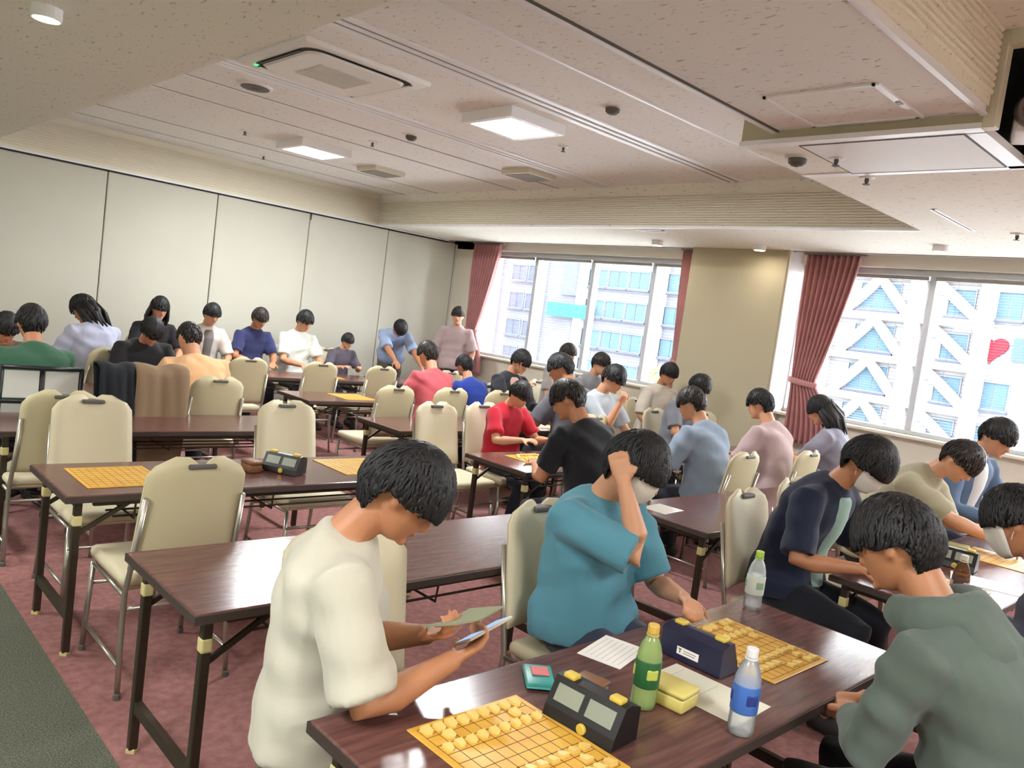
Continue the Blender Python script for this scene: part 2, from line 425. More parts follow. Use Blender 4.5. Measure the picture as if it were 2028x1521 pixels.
# tied-back curtains
def curtain(name, y_out, y_in, sgn, label, tie_y, bot0, bot1, zt=2.70, tie_z=1.40, zb=.78, x=7.74):
    root = empty(name, (x, y_out, 0)); tag(root, label, 'curtain', 'rose curtains at the windows')
    nz, ny = 44, 90; V = []; F = []
    for i in range(nz + 1):
        z = zt + (zb - zt) * i / nz
        if z > tie_z:
            t = (zt - z) / (zt - tie_z); e = t ** 1.25
            a = y_out + (tie_y[0] - y_out) * e; b = y_in + (tie_y[1] - y_in) * e
        else:
            t = (tie_z - z) / (tie_z - zb); e = 1 - (1 - t) ** 2
            a = tie_y[0] + (bot0 - tie_y[0]) * e; b = tie_y[1] + (bot1 - tie_y[1]) * e
        wd = abs(b - a); amp = .018 + .03 * min(1, wd / .5)
        for k in range(ny + 1):
            u = k / ny
            ph = u * 2 * math.pi * 9 + .6 * math.sin(z * 2.1)
            V.append((amp * math.sin(ph), a + (b - a) * (u + .012 * math.sin(ph * 2)) - y_out, z))
    for i in range(nz):
        for k in range(ny):
            F.append((i * (ny + 1) + k, i * (ny + 1) + k + 1, (i + 1) * (ny + 1) + k + 1, (i + 1) * (ny + 1) + k))
    d = MB().add(V, F).build('drape', M_CURTAIN, root, True)
    md = d.modifiers.new('thickness', 'SOLIDIFY'); md.thickness = .006
    ty = (tie_y[0] + tie_y[1]) / 2 - y_out; tw = abs(tie_y[1] - tie_y[0]) / 2 + .025
    pts = [(.062 * math.cos(a), ty + tw * math.sin(a), tie_z + .02 * math.sin(a)) for a in np.linspace(0, 2 * math.pi, 25)]
    MB().tube(pts, [(.006, .03)] * 25, 8, (0, 0, 1)).build('tieback', M_CURTAIN, root, True)
    MB().box((-.02, min(0, y_in - y_out) - .04, zt), (.02, max(0, y_in - y_out) + .04, zt + .03)).build('rail', M_GREY, root)
curtain('curtain', 9.26, 8.66, -1, 'rose red curtain tied back in the corner by the partition wall', (9.24, 9.02), 9.24, 8.82)
curtain('curtain', 3.98, 3.42, -1, 'rose red curtain tied back beside the beige column', (3.96, 3.70), 3.96, 3.44)
for yy, k in ((5.36, 0),):
    curtain('curtain', 5.34, 5.50, 1, 'narrow gathered rose curtain edge at the far side of the column', (5.34, 5.44), 5.34, 5.48)

# ------------------------------------------------------------------ ceiling fittings
def led(x, y, label, s=.56, z=H1, power=LED_POWER):
    r = tag(empty('ceiling_light', (x, y, z)), label, 'ceiling light', 'square ceiling lights in the recess')
    h = s / 2
    f = MB(); f.box((-h, -h, -.075), (-h + .05, h, 0)).box((h - .05, -h, -.075), (h, h, 0)).box((-h + .05, -h, -.075), (h - .05, -h + .05, 0)).box((-h + .05, h - .05, -.075), (h - .05, h, 0))
    f.build('frame', M_TRIM, r)
    MB().rbox((-h + .05, -h + .05, -.07), (h - .05, h - .05, -.05), .004, 1).build('diffuser', M_LED, r)
    l = bpy.data.lights.new('ceiling_light_lamp', 'AREA'); l.shape = 'SQUARE'; l.size = s - .12; l.energy = power; l.color = (.95, .98, 1.0)
    o = bpy.data.objects.new('lamp', l); COL.objects.link(o); o.parent = r; o.location = (0, 0, -.085)
led(4.08, 7.66, 'glowing square ceiling light nearer the partition wall')
led(4.08, 4.62, 'glowing square ceiling light in the middle of the recess')

led(-1.1, 1.4, 'added square fill light on the low ceiling behind the camera', .9, H0, 42)  # out-of-view lamp added to brighten the near tables
led(-1.1, 5.2, 'added square fill light on the low ceiling over the entrance aisle', .9, H0, 32)  # added fill over the aisle, no fixture known here
led(.9, -1.4, 'added square fill light on the low ceiling at the rear of the hall', .9, H0, 42)  # added fill from the rear, outside the view
led(5.4, -1.0, 'added square fill light on the low ceiling by the rear window end', .9, H0, 42)  # added fill on the window side, also out of view

def downlight(x, y, label):
    r = tag(empty('downlight', (x, y, H0)), label, 'downlight', 'round surface downlights on the low ceiling')
    MB().lathe([(.062, 0), (.062, -.05), (.055, -.052), (.05, -.045)], 24).build('housing', M_TRIM, r, False)
    MB().lathe([(.0505, -.046), (.05, -.053), (.02, -.054)], 24).build('lens', M_DOWN, r)
    l = bpy.data.lights.new('downlight_lamp', 'AREA'); l.shape = 'DISK'; l.size = .09; l.energy = DOWN_POWER; l.color = (1, .9, .76)
    o = bpy.data.objects.new('lamp', l); COL.objects.link(o); o.parent = r; o.location = (0, 0, -.06)
downlight(.85, 4.09, 'lit round downlight above the aisle, nearest to the camera')
downlight(7.18, 5.48, 'lit round downlight in front of the window beyond the column')
downlight(7.32, 4.30, 'lit round downlight right in front of the beige column')
downlight(7.08, 2.50, 'lit round downlight by the window with the braced facade')
downlight(.85, 7.2, 'added unseen fill downlight above the aisle far from the camera')  # out of view, added as fill along the aisle
downlight(.85, .8, 'added unseen fill downlight above the aisle behind the camera')  # unseen, added as fill near the camera

# air conditioner cassette
ac = tag(empty('air_conditioner', (2.74, 4.98, H1)), 'white four-way cassette air conditioner with green indicator in the ceiling', 'air conditioner')
MB().rbox((-.47, -.47, -.03), (.47, .47, .01), .012, 2).build('panel', M_WHITE, ac, True)
def rr(h, r, n=8):
    p = []
    for cx, cy, a0 in ((h - r, h - r, 0), (-h + r, h - r, 90), (-h + r, -h + r, 180), (h - r, -h + r, 270)):
        for k in range(n + 1):
            a = math.radians(a0 + 90 * k / n); p.append((cx + r * math.cos(a), cy + r * math.sin(a)))
    return p
o1 = rr(.41, .12); o2 = rr(.37, .1)
V = [(x, y, -.034) for x, y in o1] + [(x, y, -.034) for x, y in o2]
k = len(o1)
MB().add(V + [(x, y, -.028) for x, y in o1] + [(x, y, -.028) for x, y in o2], [(i, (i + 1) % k, k + (i + 1) % k, k + i) for i in range(k)]).build('air_slot', M_DARKGAP, ac)
V = [(x, y, -.045) for x, y in rr(.355, .1)] + [(x, y, -.028) for x, y in o2]
MB().add(V, [tuple(range(k - 1, -1, -1))] + [(i, (i + 1) % k, k + (i + 1) % k, k + i) for i in range(k)]).build('inner_panel', M_WHITE, ac)
gr = MB()
for i in range(14):
    y = -.17 + i * .026
    gr.box((-.19, y, -.05), (.19, y + .014, -.045))
gr.build('intake_grille', mat('pale_grille', (206, 202, 192), .6), ac)
for sx, sy, lx, ly in ((.0, .388, .36, .026), (.388, 0, .026, .36)):
    MB().rbox((sx - lx, sy - ly, -.044), (sx + lx, sy + ly, -.0345), .003, 1).build('flap', M_WHITE, ac)
for sx, sy, lx, ly in ((.0, -.395, .27, .006), (-.395, 0, .006, .27)):
    MB().rbox((sx - lx, sy - ly, -.040), (sx + lx, sy + ly, -.0345), .002, 1).build('flap', M_BLACK, ac)
MB().rbox((-.40, .33, -.04), (-.375, .37, -.032), .004, 1).build('indicator', M_GREENLED, ac)

def speaker(x, y, label):
    r = tag(empty('ceiling_speaker', (x, y, H1)), label, 'speaker')
    MB().lathe([(.13, 0), (.13, -.008), (.115, -.014)], 28).build('rim', M_WHITE, r)
    MB().lathe([(.108, -.013), (.106, -.019), (.02, -.021)], 28).build('grille', M_DGREY, r)
    MB().rbox((-.03, -.008, -.025), (.03, .008, -.02), .002, 1).build('badge', M_BLACK, r)
speaker(2.67, 6.03, 'round perforated ceiling speaker beside the air conditioner')
def sprinkler(x, y, z, label, kind=0):
    r = tag(empty('sprinkler', (x, y, z)), label, 'sprinkler', 'sprinklers and detectors on the ceiling')
    MB().lathe([(.045, 0), (.045, -.008), (.03, -.012)], 20).build('rose', M_WHITE, r)
    if kind == 0:
        MB().lathe([(.012, -.01), (.012, -.03), (.006, -.04), (.02, -.043), (.02, -.047)], 12).build('nozzle', M_DGREY, r)
    else:
        MB().lathe([(.05, -.008), (.048, -.03), (.03, -.045), (.01, -.05)], 20).build('detector_head', M_DGREY, r)
sprinkler(3.41, 7.83, H1, 'small white sprinkler just in front of the far square light', 0)
sprinkler(4.17, 9.0, H1, 'small sprinkler near the ribbed upstand of the partition wall', 0)
sprinkler(4.17, 6.70, H1, 'small sprinkler between the two square ceiling lights, farther one', 0)
sprinkler(4.14, 6.03, H1, 'grey detector between the two square ceiling lights', 1)
sprinkler(4.11, 3.67, H1, 'grey detector between the twin slot and the thin white strip', 1)
sprinkler(4.86, 4.83, H1, 'small sprinkler behind the middle square light', 0)
sprinkler(4.04, 2.23, H0, 'dark finned detector beside the smooth white ceiling panel', 1)
sprinkler(4.08, 2.09 - .06, H0, 'tiny sprinkler on the corner of the smooth ceiling panel', 0)
sprinkler(4.54, 2.06, H0, 'small white sprinkler behind the smooth ceiling panel', 0)
sprinkler(6.44, 1.78, H0, 'flat white ceiling rosette near the braced facade window', 0)
for x, y, lb in ((5.1, 7.95, 'grey square air vent box near the partition end of the recess'), (5.63, 6.04, 'grey square air vent box near the window end of the recess')):
    r = tag(empty('ceiling_vent', (x, y, H1)), lb, 'vent', 'vents in the recess')
    MB().rbox((-.2, -.2, -.05), (.2, .2, 0), .004, 1).build('housing', M_CREAM, r)
    for i in range(7):
        MB().box((-.17, -.165 + i * .05, -.056), (.17, -.135 + i * .05, -.05)).build('slat', M_GREY, r)
ls = tag(empty('line_diffuser', (5.9, 2.03, H0)), 'short white line diffuser in the low ceiling by the windows', 'diffuser', 'line diffusers')
MB().box((-.4, -.02, -.008), (.4, -.008, 0)).build('blade', M_TRIM, ls); MB().box((-.4, .008, -.008), (.4, .02, 0)).build('blade', M_TRIM, ls); MB().box((-.4, -.008, -.003), (.4, .008, 0)).build('slot', M_DARKGAP, ls)
ls = tag(empty('line_diffuser', (6.5, 5.05, H0)), 'short white line diffuser at the edge of the recess beyond the column', 'diffuser', 'line diffusers')
MB().box((-.08, -.16, -.008), (-.05, .16, 0)).build('blade', M_TRIM, ls); MB().box((.0, -.16, -.008), (.03, .16, 0)).build('blade', M_TRIM, ls); MB().box((-.05, -.16, -.003), (.0, .16, 0)).build('slot', M_DARKGAP, ls)

# projector in its niche
pj = tag(empty('projector', (4.07, 1.12, H0 + .03), math.radians(18)), 'white ceiling projector with dark lens inside the black niche', 'projector')
MB().rbox((-.13, -.15, 0), (.14, .10, .12), .02, 3).build('body', M_WHITE, pj, True)
MB().lathe([(.075, 0), (.078, .02), (.07, .06), (.06, .075), (.05, .06)], 28).build('lens_barrel', mat('lens_ring', (120, 108, 106), .3), pj, True)
b = pj.children[-1]; b.rotation_euler = (0, -math.pi / 2, 0); b.location = (-.11, .03, .085)
g = MB().lathe([(.05, 0), (.045, .01), (.02, .014)], 24).build('lens_glass', M_BLACK, b); g.location = (0, 0, .05)
for i in range(4):
    for j in range(5):
        MB().rbox((-.10 + j * .03, -.153, .02 + i * .022), (-.08 + j * .03, -.149, .034 + i * .022), .001, 1).build('vent_hole', M_DGREY, pj)
for i in range(3):
    for j in range(4):
        MB().rbox((-.134, -.12 + j * .028, .02 + i * .022), (-.129, -.10 + j * .028, .034 + i * .022), .001, 1).build('vent_hole', M_DGREY, pj)
MB().tube([(.03, 0, .11), (.03, 0, .35)], [.02, .02], 12).build('mount_pole', M_BLACK, pj)

# ------------------------------------------------------------------ outside: two buildings across the street, ground, trees
def tile_mat(name, rgb, joint, pitch):
    m = mat(name, rgb, .8, spec=.05); nt = m.node_tree; b = nt.nodes['Principled BSDF']
    t = nt.nodes.new('ShaderNodeTexCoord'); s = nt.nodes.new('ShaderNodeSeparateXYZ'); nt.links.new(t.outputs['Object'], s.inputs[0])
    d = nt.nodes.new('ShaderNodeMath'); d.operation = 'DIVIDE'; d.inputs[1].default_value = pitch; nt.links.new(s.outputs[2], d.inputs[0])
    f = nt.nodes.new('ShaderNodeMath'); f.operation = 'FRACT'; nt.links.new(d.outputs[0], f.inputs[0])
    l = nt.nodes.new('ShaderNodeMath'); l.operation = 'LESS_THAN'; l.inputs[1].default_value = .22; nt.links.new(f.outputs[0], l.inputs[0])
    mx = nt.nodes.new('ShaderNodeMix'); mx.data_type = 'RGBA'; nt.links.new(l.outputs[0], mx.inputs[0])
    mx.inputs[6].default_value = (*lin(rgb), 1); mx.inputs[7].default_value = (*lin(joint), 1)
    nt.links.new(mx.outputs[2], b.inputs['Base Color'])
    return m
M_FAC = tile_mat('white_tile_facade', (100, 100, 100), (78, 80, 88), .25)
M_FAC2 = tile_mat('lavender_tile_facade', (76, 77, 84), (64, 66, 76), .25)
M_BRACE = mat('white_steel_brace', (124, 124, 124), .6, spec=.05)
M_WINB = mat('blue_window_glass', (52, 70, 82), .6, spec=.05)
M_WINL = mat('pale_window_glass', (56, 60, 74), .6, spec=.05)
M_WINF = mat('window_frame_white', (84, 88, 98), .6, spec=.05)
struct(MB().box((12, -40, -8.2), (120, 120, -8)).build('ground', mat('pale_concrete', (176, 177, 178), .9, var=.05)), 'grey street far below the windows')
def far_window(par, y, z, wd, ht, m, panes=2, x=-.02):
    f = MB(); t = .07
    f.box((x - .12, y - wd / 2 - t, z - t), (x + .02, y + wd / 2 + t, z)).box((x - .12, y - wd / 2 - t, z + ht), (x + .02, y + wd / 2 + t, z + ht + t))
    f.box((x - .1, y - wd / 2 - t, z), (x + .02, y - wd / 2, z + ht)).box((x - .1, y + wd / 2, z), (x + .02, y + wd / 2 + t, z + ht))
    fo = f.build('window', M_WINF, par)
    for k in range(panes):
        a = y - wd / 2 + wd * k / panes; b = a + wd / panes
        MB().box((x - .03, a + .03, z), (x, b - .03, z + ht)).build('pane', m, fo)
    MB().box((x - .3, y - wd / 2 - .15, z - .22), (x, y + wd / 2 + .15, z - t)).build('window_sill', M_WINL, fo)
b1 = tag(empty('office_building', (55, 16, 0)), 'white tiled building with diagonal steel braces outside the window beside the column', 'building')
MB().box((0, -26, -8), (10, 13, 16)).build('facade', M_FAC, b1)
FL = [-4.7, -1.9, .85, 3.6, 6.4, 9.2]
for z in FL:
    for y in (1.6, -1.1, -4.6, -8.0, -11.4):
        if abs(y + 1.1) < .1 and abs(z - 3.6) < .1: continue
        far_window(b1, y, z - .8, 1.5, 1.6, M_WINB)
    far_window(b1, 6.7, z - .8, 2.6, 1.7, M_WINB, 3)
    far_window(b1, 11.0, z - .8, 1.4, 1.6, M_WINL)
    MB().box((-.55, .0, z - 1.55), (0, 10.2, z - 1.05)).build('brace_beam', M_BRACE, b1)
    for p, q, xo in (((3.2, 1.3), (.3, -1.1), -.22), ((6.7, 1.3), (4.6, -1.1), -.22), ((6.7, 1.3), (8.8, -1.1), -.26)):
        MB().bar((xo, p[0], z + p[1]), (xo, q[0], z + q[1]), .62, .34, (1, 0, 0)).build('brace', M_BRACE, b1)
for y in (.0, 4.2, 9.9):
    MB().box((-.6, y - .45, -8), (0, y + .45, 12)).build('brace_column', M_BRACE, b1)
MB().box((-.12, -1.0, -3.2), (-.02, 1.5, -2.0)).build('banner', mat('pale_blue_banner', (70, 74, 100), .7, spec=.05), b1)
hs = []
for a in np.linspace(0, 2 * math.pi, 28, endpoint=False):
    hs.append((.055 * 16 * math.sin(a) ** 3, .055 * (13 * math.cos(a) - 5 * math.cos(2 * a) - 2 * math.cos(3 * a) - math.cos(4 * a))))
n = len(hs)
MB().add([(-.25, -.6 + x, 3.75 + z) for x, z in hs] + [(-.05, -.6 + x, 3.75 + z) for x, z in hs], [tuple(range(n)), tuple(range(2 * n - 1, n - 1, -1))] + [(i, n + i, n + (i + 1) % n, (i + 1) % n) for i in range(n)]).build('heart_sign', mat('red_sign', (96, 22, 32), .7, spec=.05), b1)
MB().box((-.2, -2.6, 3.1), (-.05, -1.7, 4.5)).build('blue_sign', mat('blue_sign', (52, 66, 92), .7, spec=.05), b1)
b2 = tag(empty('apartment_building', (56, 52, 0)), 'pale tiled building with window bands and a green sign outside the far window', 'building')
MB().box((0, -17, -8), (10, 25, 16)).build('facade', M_FAC2, b2)
for z in FL:
    for y0, n_, wd in ((-14.6, 2, 2.2), (-8.0, 3, 2.2), (5.0, 2, 2.0), (12, 3, 2.0)):
        for k in range(n_):
            far_window(b2, y0 + k * 2.4, z - .7, wd, 1.5, M_WINB if y0 < 0 else M_WINL, 2)
for y in (-16.5, -10.6, -1.6, 4.0, 10.6):
    MB().box((-.5, y - .5, -8), (0, y + .5, 14)).build('pilaster', M_BRACE, b2)
MB().box((-.62, -3.4, 2.5), (-.52, 2.4, 3.8)).build('sign_band', mat('green_sign', (34, 92, 80), .7, spec=.05), b2)
MB().box((-.3, -1.2, 4.6), (-.05, 1.2, 8.2)).build('sign_panel', mat('lavender_sign', (62, 66, 86), .7, spec=.05), b2)
def street_tree(x, y, zt, label):
    r = tag(empty('street_tree', (x, y, -8)), label, 'tree', 'street trees outside')
    MB().tube([(0, 0, 0), (.1, .1, 4), (0, .2, zt + 7)], [.22, .16, .06], 8).build('trunk', mat('bark', (90, 78, 62), .9), r, True)
    c = MB(); rs = np.random.RandomState(int(x * 10))
    for i in range(420):
        d = rs.normal(size=3); d /= np.linalg.norm(d); p = d * np.array([1.9, 1.9, 1.7]) * rs.uniform(.55, 1) + [0, .2, zt + 7]
        u = rs.normal(size=3); u /= np.linalg.norm(u); v_ = np.cross(u, d); v_ /= np.linalg.norm(v_) + 1e-6; s_ = rs.uniform(.18, .34)
        c.add([p - u * s_, p + v_ * s_ * .5, p + u * s_, p - v_ * s_ * .5], [(0, 1, 2, 3)])
    o = c.build('foliage', mat('bright_leaves', (120, 150, 60), .7, var=.25), r); o['kind'] = 'stuff'
street_tree(40, 28.2, -.6, 'bright green street tree top seen beside the column')
street_tree(42, 35.2, -1.6, 'lower green street tree top seen past the column')

# ------------------------------------------------------------------ folding tables
TL, TD, TH = 1.9, .60, .70
def table_proto():
    t = empty('folding_table')
    MB().rbox((0, 0, TH - .028), (TL, TD, TH), .006, 2).build('tabletop', M_TABLE, t)
    e = MB(); e.box((-.003, -.003, TH - .03), (TL + .003, .004, TH - .004)).box((-.003, TD - .004, TH - .03), (TL + .003, TD + .003, TH - .004)).box((-.003, -.003, TH - .03), (.004, TD + .003, TH - .004)).box((TL - .004, -.003, TH - .03), (TL + .003, TD + .003, TH - .004))
    e.build('edge_band', M_EDGE, t)
    MB().box((.12, .05, TH - .06), (TL - .12, .075, TH - .03)).build('rail', M_LEG, t)
    MB().box((.12, TD - .075, TH - .06), (TL - .12, TD - .05, TH - .03)).build('rail', M_LEG, t)
    for sx in (0, 1):
        x = .06 if sx == 0 else TL - .06
        for y in (.055, TD - .055):
            l = MB().rbox((x - .015, y - .015, .012), (x + .015, y + .015, TH - .03), .003, 1).build('leg', M_LEG, t)
            MB().lathe([(.0, 0), (.021, 0), (.021, .012), (.018, .016)], 4, (x, y, 0)).build('foot', M_CREAMPLASTIC, l)
            k = MB().rbox((x - .018, y - .018, TH - .14), (x + .018, y + .018, TH - .095), .006, 2).build('lock', M_CREAMPLASTIC, t)
            sgn = 1 if sx == 0 else -1
            MB().bar((x, y, TH - .18), (x + sgn * .22, y, TH - .04), .012, .018).build('brace', M_LEG, t)
        MB().box((x - .012, .07, .15), (x + .012, TD - .07, .19)).build('crossbar', M_LEG, t)
        MB().box((x - .012, .07, TH - .06), (x + .012, TD - .07, TH - .03)).build('top_bar', M_LEG, t)
    for y in (.12, .22, .32, .42):
        MB().tube([(.22, y, TH - .13), (TL - .22, y, TH - .13)], [.005] * 2, 6).build('shelf_rod', M_LEG, t)
    for x in (.3, TL / 2, TL - .3):
        MB().tube([(x, .08, TH - .035), (x, .09, TH - .137), (x, TD - .15, TH - .137), (x, TD - .14, TH - .035)], [.005] * 4, 6).build('shelf_hanger', M_LEG, t)
    return t
ROWY = {1: .88, 2: 2.13, 3: 3.47, 4: 4.85, 5: 6.25, 6: 7.85}
COLX = {1: .93, 2: 3.55, 3: 5.52}
TABLES = {
 (1, 1): 'dark walnut folding table in the foreground carrying two shogi boards and bottles',
 (1, 2): 'dark walnut folding table covered with papers at the lower side of the braced window',
 (2, 1): 'empty dark walnut folding table behind the person in the white shirt',
 (2, 2): 'dark walnut folding table behind the person in the blue shirt, beyond the aisle',
 (3, 1): 'walnut folding table with two shogi boards behind the empty one',
 (3, 2): 'walnut folding table between the red shirt child and the person in black',
 (3, 3): 'walnut folding table in front of the beige column',
 (4, 1): 'empty walnut folding table behind the two facing away chairs by the aisle',
 (4, 2): 'walnut folding table left of the red shirt child, one row behind',
 (5, 1): 'walnut folding table between the green shirt and dark shirt players',
 (5, 2): 'walnut folding table with a board in front of the blue shirt child',
 (6, 1): 'walnut folding table along the partition wall by the aisle',
 (6, 2): 'walnut folding table along the partition wall, in front of the white tee player',
 (6, 3): 'walnut folding table in the far corner below the standing helpers',
}
proto = table_proto(); first = True
for (r, c), lb in TABLES.items():
    o = proto if first else copy_tree(proto); first = False
    o.location = (COLX[c], ROWY[r], 0)
    tag(o, lb, 'table', 'folding tables in rows')

# ------------------------------------------------------------------ stacking chairs (origin under seat centre, facing +Y)
def chair_proto():
    c = empty('stacking_chair')
    MB().rbox((-.215, -.20, .415), (.215, .23, .47), .025, 3).build('seat', M_CHAIR, c, True)
    MB().rbox((-.19, -.18, .398), (.19, .20, .418), .008, 1).build('seat_pan', M_CHAIRB, c)
    # backrest: curved padded slab, rounded top corners, hand hole at the top edge
    nx, nz = 12, 12
    def outline(u, t):
        hw = .205 - .012 * t
        z = .50 + .46 * t
        if t > .8: hw -= .10 * ((t - .8) / .2) ** 2.4 * 1.0
        x = -hw + 2 * hw * u
        dip = .028 * math.exp(-((u - .5) / .17) ** 4) * max(0, (t - .75) / .25) ** 2
        y = -.225 - .085 * t + .022 * (1 - (2 * u - 1) ** 2) * -1
        return np.array([x, y, z - dip])
    for side, m, nm, off in ((1, M_CHAIR, 'backrest', .026), (-1, M_CHAIRB, 'back_shell', -.012)):
        V = []; F = []
        for layer in (0, 1):
            for j in range(nz + 1):
                for i in range(nx + 1):
                    u, t = i / nx, j / nz
                    p = outline(u, t)
                    ed = min(1, min(u, 1 - u) * 9) * min(1, min(t, 1 - t) * 9)
                    th = off * (.35 + .65 * math.sqrt(max(0, ed))) if layer else 0
                    V.append(p + np.array([0, th, 0]))
        k = (nx + 1) * (nz + 1)
        for j in range(nz):
            for i in range(nx):
                a = j * (nx + 1) + i; b = a + 1; d = a + nx + 1; e = d + 1
                F.append((a, d, e, b)); F.append((k + a, k + b, k + e, k + d))
        def rim(a, b): F.append((a, b, k + b, k + a))
        for i in range(nx): rim(i, i + 1); rim(nz * (nx + 1) + i + 1, nz * (nx + 1) + i)
        for j in range(nz): rim((j + 1) * (nx + 1), j * (nx + 1)); rim(j * (nx + 1) + nx, (j + 1) * (nx + 1) + nx)
        MB().add(V, F).build(nm, m, c, True)
    MB().rbox((-.055, -.345, .915), (.055, -.285, .935), .006, 2).build('hand_grip', M_DGREY, c)
    for s in (-1, 1):
        MB().tube([(s * .20, .20, .40), (s * .205, .215, .2), (s * .21, .225, .012)], [.0115] * 3, 8).build('leg', M_CHROME, c, True)
        MB().tube([(s * .19, -.305, .80), (s * .20, -.245, .52), (s * .205, -.215, .40), (s * .21, -.235, .2), (s * .215, -.265, .012)], [.0115] * 5, 8).build('leg', M_CHROME, c, True)
        MB().tube([(s * .20, .20, .395), (s * .205, -.215, .395)], [.010] * 2, 8).build('side_rail', M_CHROME, c, True)
        MB().tube([(s * .208, .22, .12), (s * .212, -.25, .12)], [.008] * 2, 8).build('stretcher', M_CHROME, c, True)
        for y in (.225, -.265):
            MB().lathe([(.0, 0), (.015, 0), (.015, .02), (.012, .025)], 8, (s * (.21 if y > 0 else .215), y, 0)).build('foot_cap', M_DGREY, c)
    MB().tube([(-.205, .215, .30), (.205, .215, .30)], [.008] * 2, 8).build('stretcher', M_CHROME, c, True)
    MB().tube([(-.205, -.22, .34), (.205, -.22, .34)], [.008] * 2, 8).build('stretcher', M_CHROME, c, True)
    return c
cproto = chair_proto(); cfirst = True
def chair(x, y, ang, label):
    """ang: heading of the seat in degrees, 90 = facing +Y"""
    global cfirst
    o = cproto if cfirst else copy_tree(cproto); cfirst = False
    o.location = (x, y, 0); o.rotation_euler = (0, 0, math.radians(ang - 90))
    tag(o, label, 'chair', 'beige stacking chairs in the hall')
    return o

# ------------------------------------------------------------------ people
def nrm(v): v = np.asarray(v, float); return v / max(np.linalg.norm(v), 1e-9)
def rotx(a): c, s = math.cos(a), math.sin(a); return np.array([[1, 0, 0], [0, c, -s], [0, s, c]])
def roty(a): c, s = math.cos(a), math.sin(a); return np.array([[c, 0, s], [0, 1, 0], [-s, 0, c]])
def rotz(a): c, s = math.cos(a), math.sin(a); return np.array([[c, -s, 0], [s, c, 0], [0, 0, 1]])

QUEUE = []          # (temp object, parent, name, material, wrinkle)
def queue(pieces, voxel, parent, name, m, smooth=3, wrinkle=0., seed=0, decim=1.0):
    mb = MB()
    for v, f in pieces: mb.add(v, f)
    o = bpy.data.objects.new('temp_union', mb.mesh('temp_union')); COL.objects.link(o)
    md = o.modifiers.new('r', 'REMESH'); md.mode = 'VOXEL'; md.voxel_size = voxel; md.use_smooth_shade = True
    if smooth:
        sm = o.modifiers.new('s', 'SMOOTH'); sm.iterations = smooth; sm.factor = .5
    QUEUE.append((o, parent, name, m, wrinkle, seed))

def flush():
    dg = bpy.context.evaluated_depsgraph_get(); dg.update()
    for o, parent, name, m, wr, seed in QUEUE:
        me = bpy.data.meshes.new_from_object(o.evaluated_get(dg))
        me.name = name; me.materials.clear(); me.materials.append(m)
        if wr:
            nv = len(me.vertices); co = np.zeros(nv * 3); me.vertices.foreach_get('co', co); co = co.reshape(-1, 3)
            no = np.zeros(nv * 3); me.vertices.foreach_get('normal', no); no = no.reshape(-1, 3)
            s = seed * 1.7
            x, y, z = co[:, 0], co[:, 1], co[:, 2]
            wob = .9 * np.sin(9 * x + 6 * z + s) + .8 * np.sin(11 * y - 7 * z + 2 * s)
            d = np.sin(26 * z + 14 * x + 2.2 * wob + s) + .7 * np.sin(34 * (x + y) + 12 * z - 1.8 * wob + 2 * s) + .5 * np.sin(58 * z - 20 * y + 1.5 * wob)
            d = np.sign(d) * np.abs(d) ** 1.2
            co = co + no * (wr * d)[:, None]
            me.vertices.foreach_set('co', co.reshape(-1)); me.update()
        me.polygons.foreach_set('use_smooth', [True] * len(me.polygons))
        ob = bpy.data.objects.new(name, me); COL.objects.link(ob); ob.parent = parent
    for o, *_ in QUEUE:
        md = o.data; bpy.data.objects.remove(o, do_unlink=True); bpy.data.meshes.remove(md)
    QUEUE.clear()

def ik(S, W, a, b, hint):
    S, W = np.array(S, float), np.array(W, float); d = W - S; L = np.linalg.norm(d); mx = (a + b) * .995
    if L > mx: W = S + d / L * mx; d = W - S; L = mx
    if L < abs(a - b) + .03: L = abs(a - b) + .03
    x = (a * a - b * b + L * L) / (2 * L); h = math.sqrt(max(0, a * a - x * x)); u = nrm(d)
    hv = np.array(hint, float); hv = nrm(hv - u * (hv @ u))
    return S + u * x + hv * h, W

def hand_pieces(W, d, nrml, s, side, curl, grip=False):
    """palm, four bent fingers of unequal length and a thumb leaving the side of the palm"""
    d = nrm(d); n = nrm(np.array(nrml) - d * (np.array(nrml) @ d)); l = np.cross(n, d) * side
    out = [tube([W - d * .02, W + d * .02, W + d * .06, W + d * .088], [(.024 * s, .017 * s), (.032 * s, .015 * s), (.040 * s, .014 * s), (.037 * s, .012 * s)], 10, n)]
    for off, ln, sp in ((.030, .070, .10), (.010, .080, .02), (-.010, .075, -.05), (-.029, .060, -.13)):
        p = W + d * .082 * s + l * off * s; dd = nrm(d + l * sp); pts = [p - dd * .012]; a = 0
        for k, fr in enumerate((.42, .32, .26)):
            a += curl * (.7, 1.0, .8)[k]
            q = nrm(dd * math.cos(a) + n * math.sin(a)); p = p + q * ln * fr * s; pts.append(p)
        out.append(tube(pts, [.0095 * s, .009 * s, .008 * s, .0062 * s], 8))
    p = W + d * .025 * s + l * .026 * s
    t1 = nrm(d * .55 + l * .75 + n * .25); t2 = nrm(d * .85 + l * .3 + n * .45)
    out.append(tube([p, p + t1 * .036 * s, p + t1 * .036 * s + t2 * .03 * s, p + t1 * .036 * s + t2 * .052 * s], [.014 * s, .0115 * s, .0095 * s, .007 * s], 8))
    return out

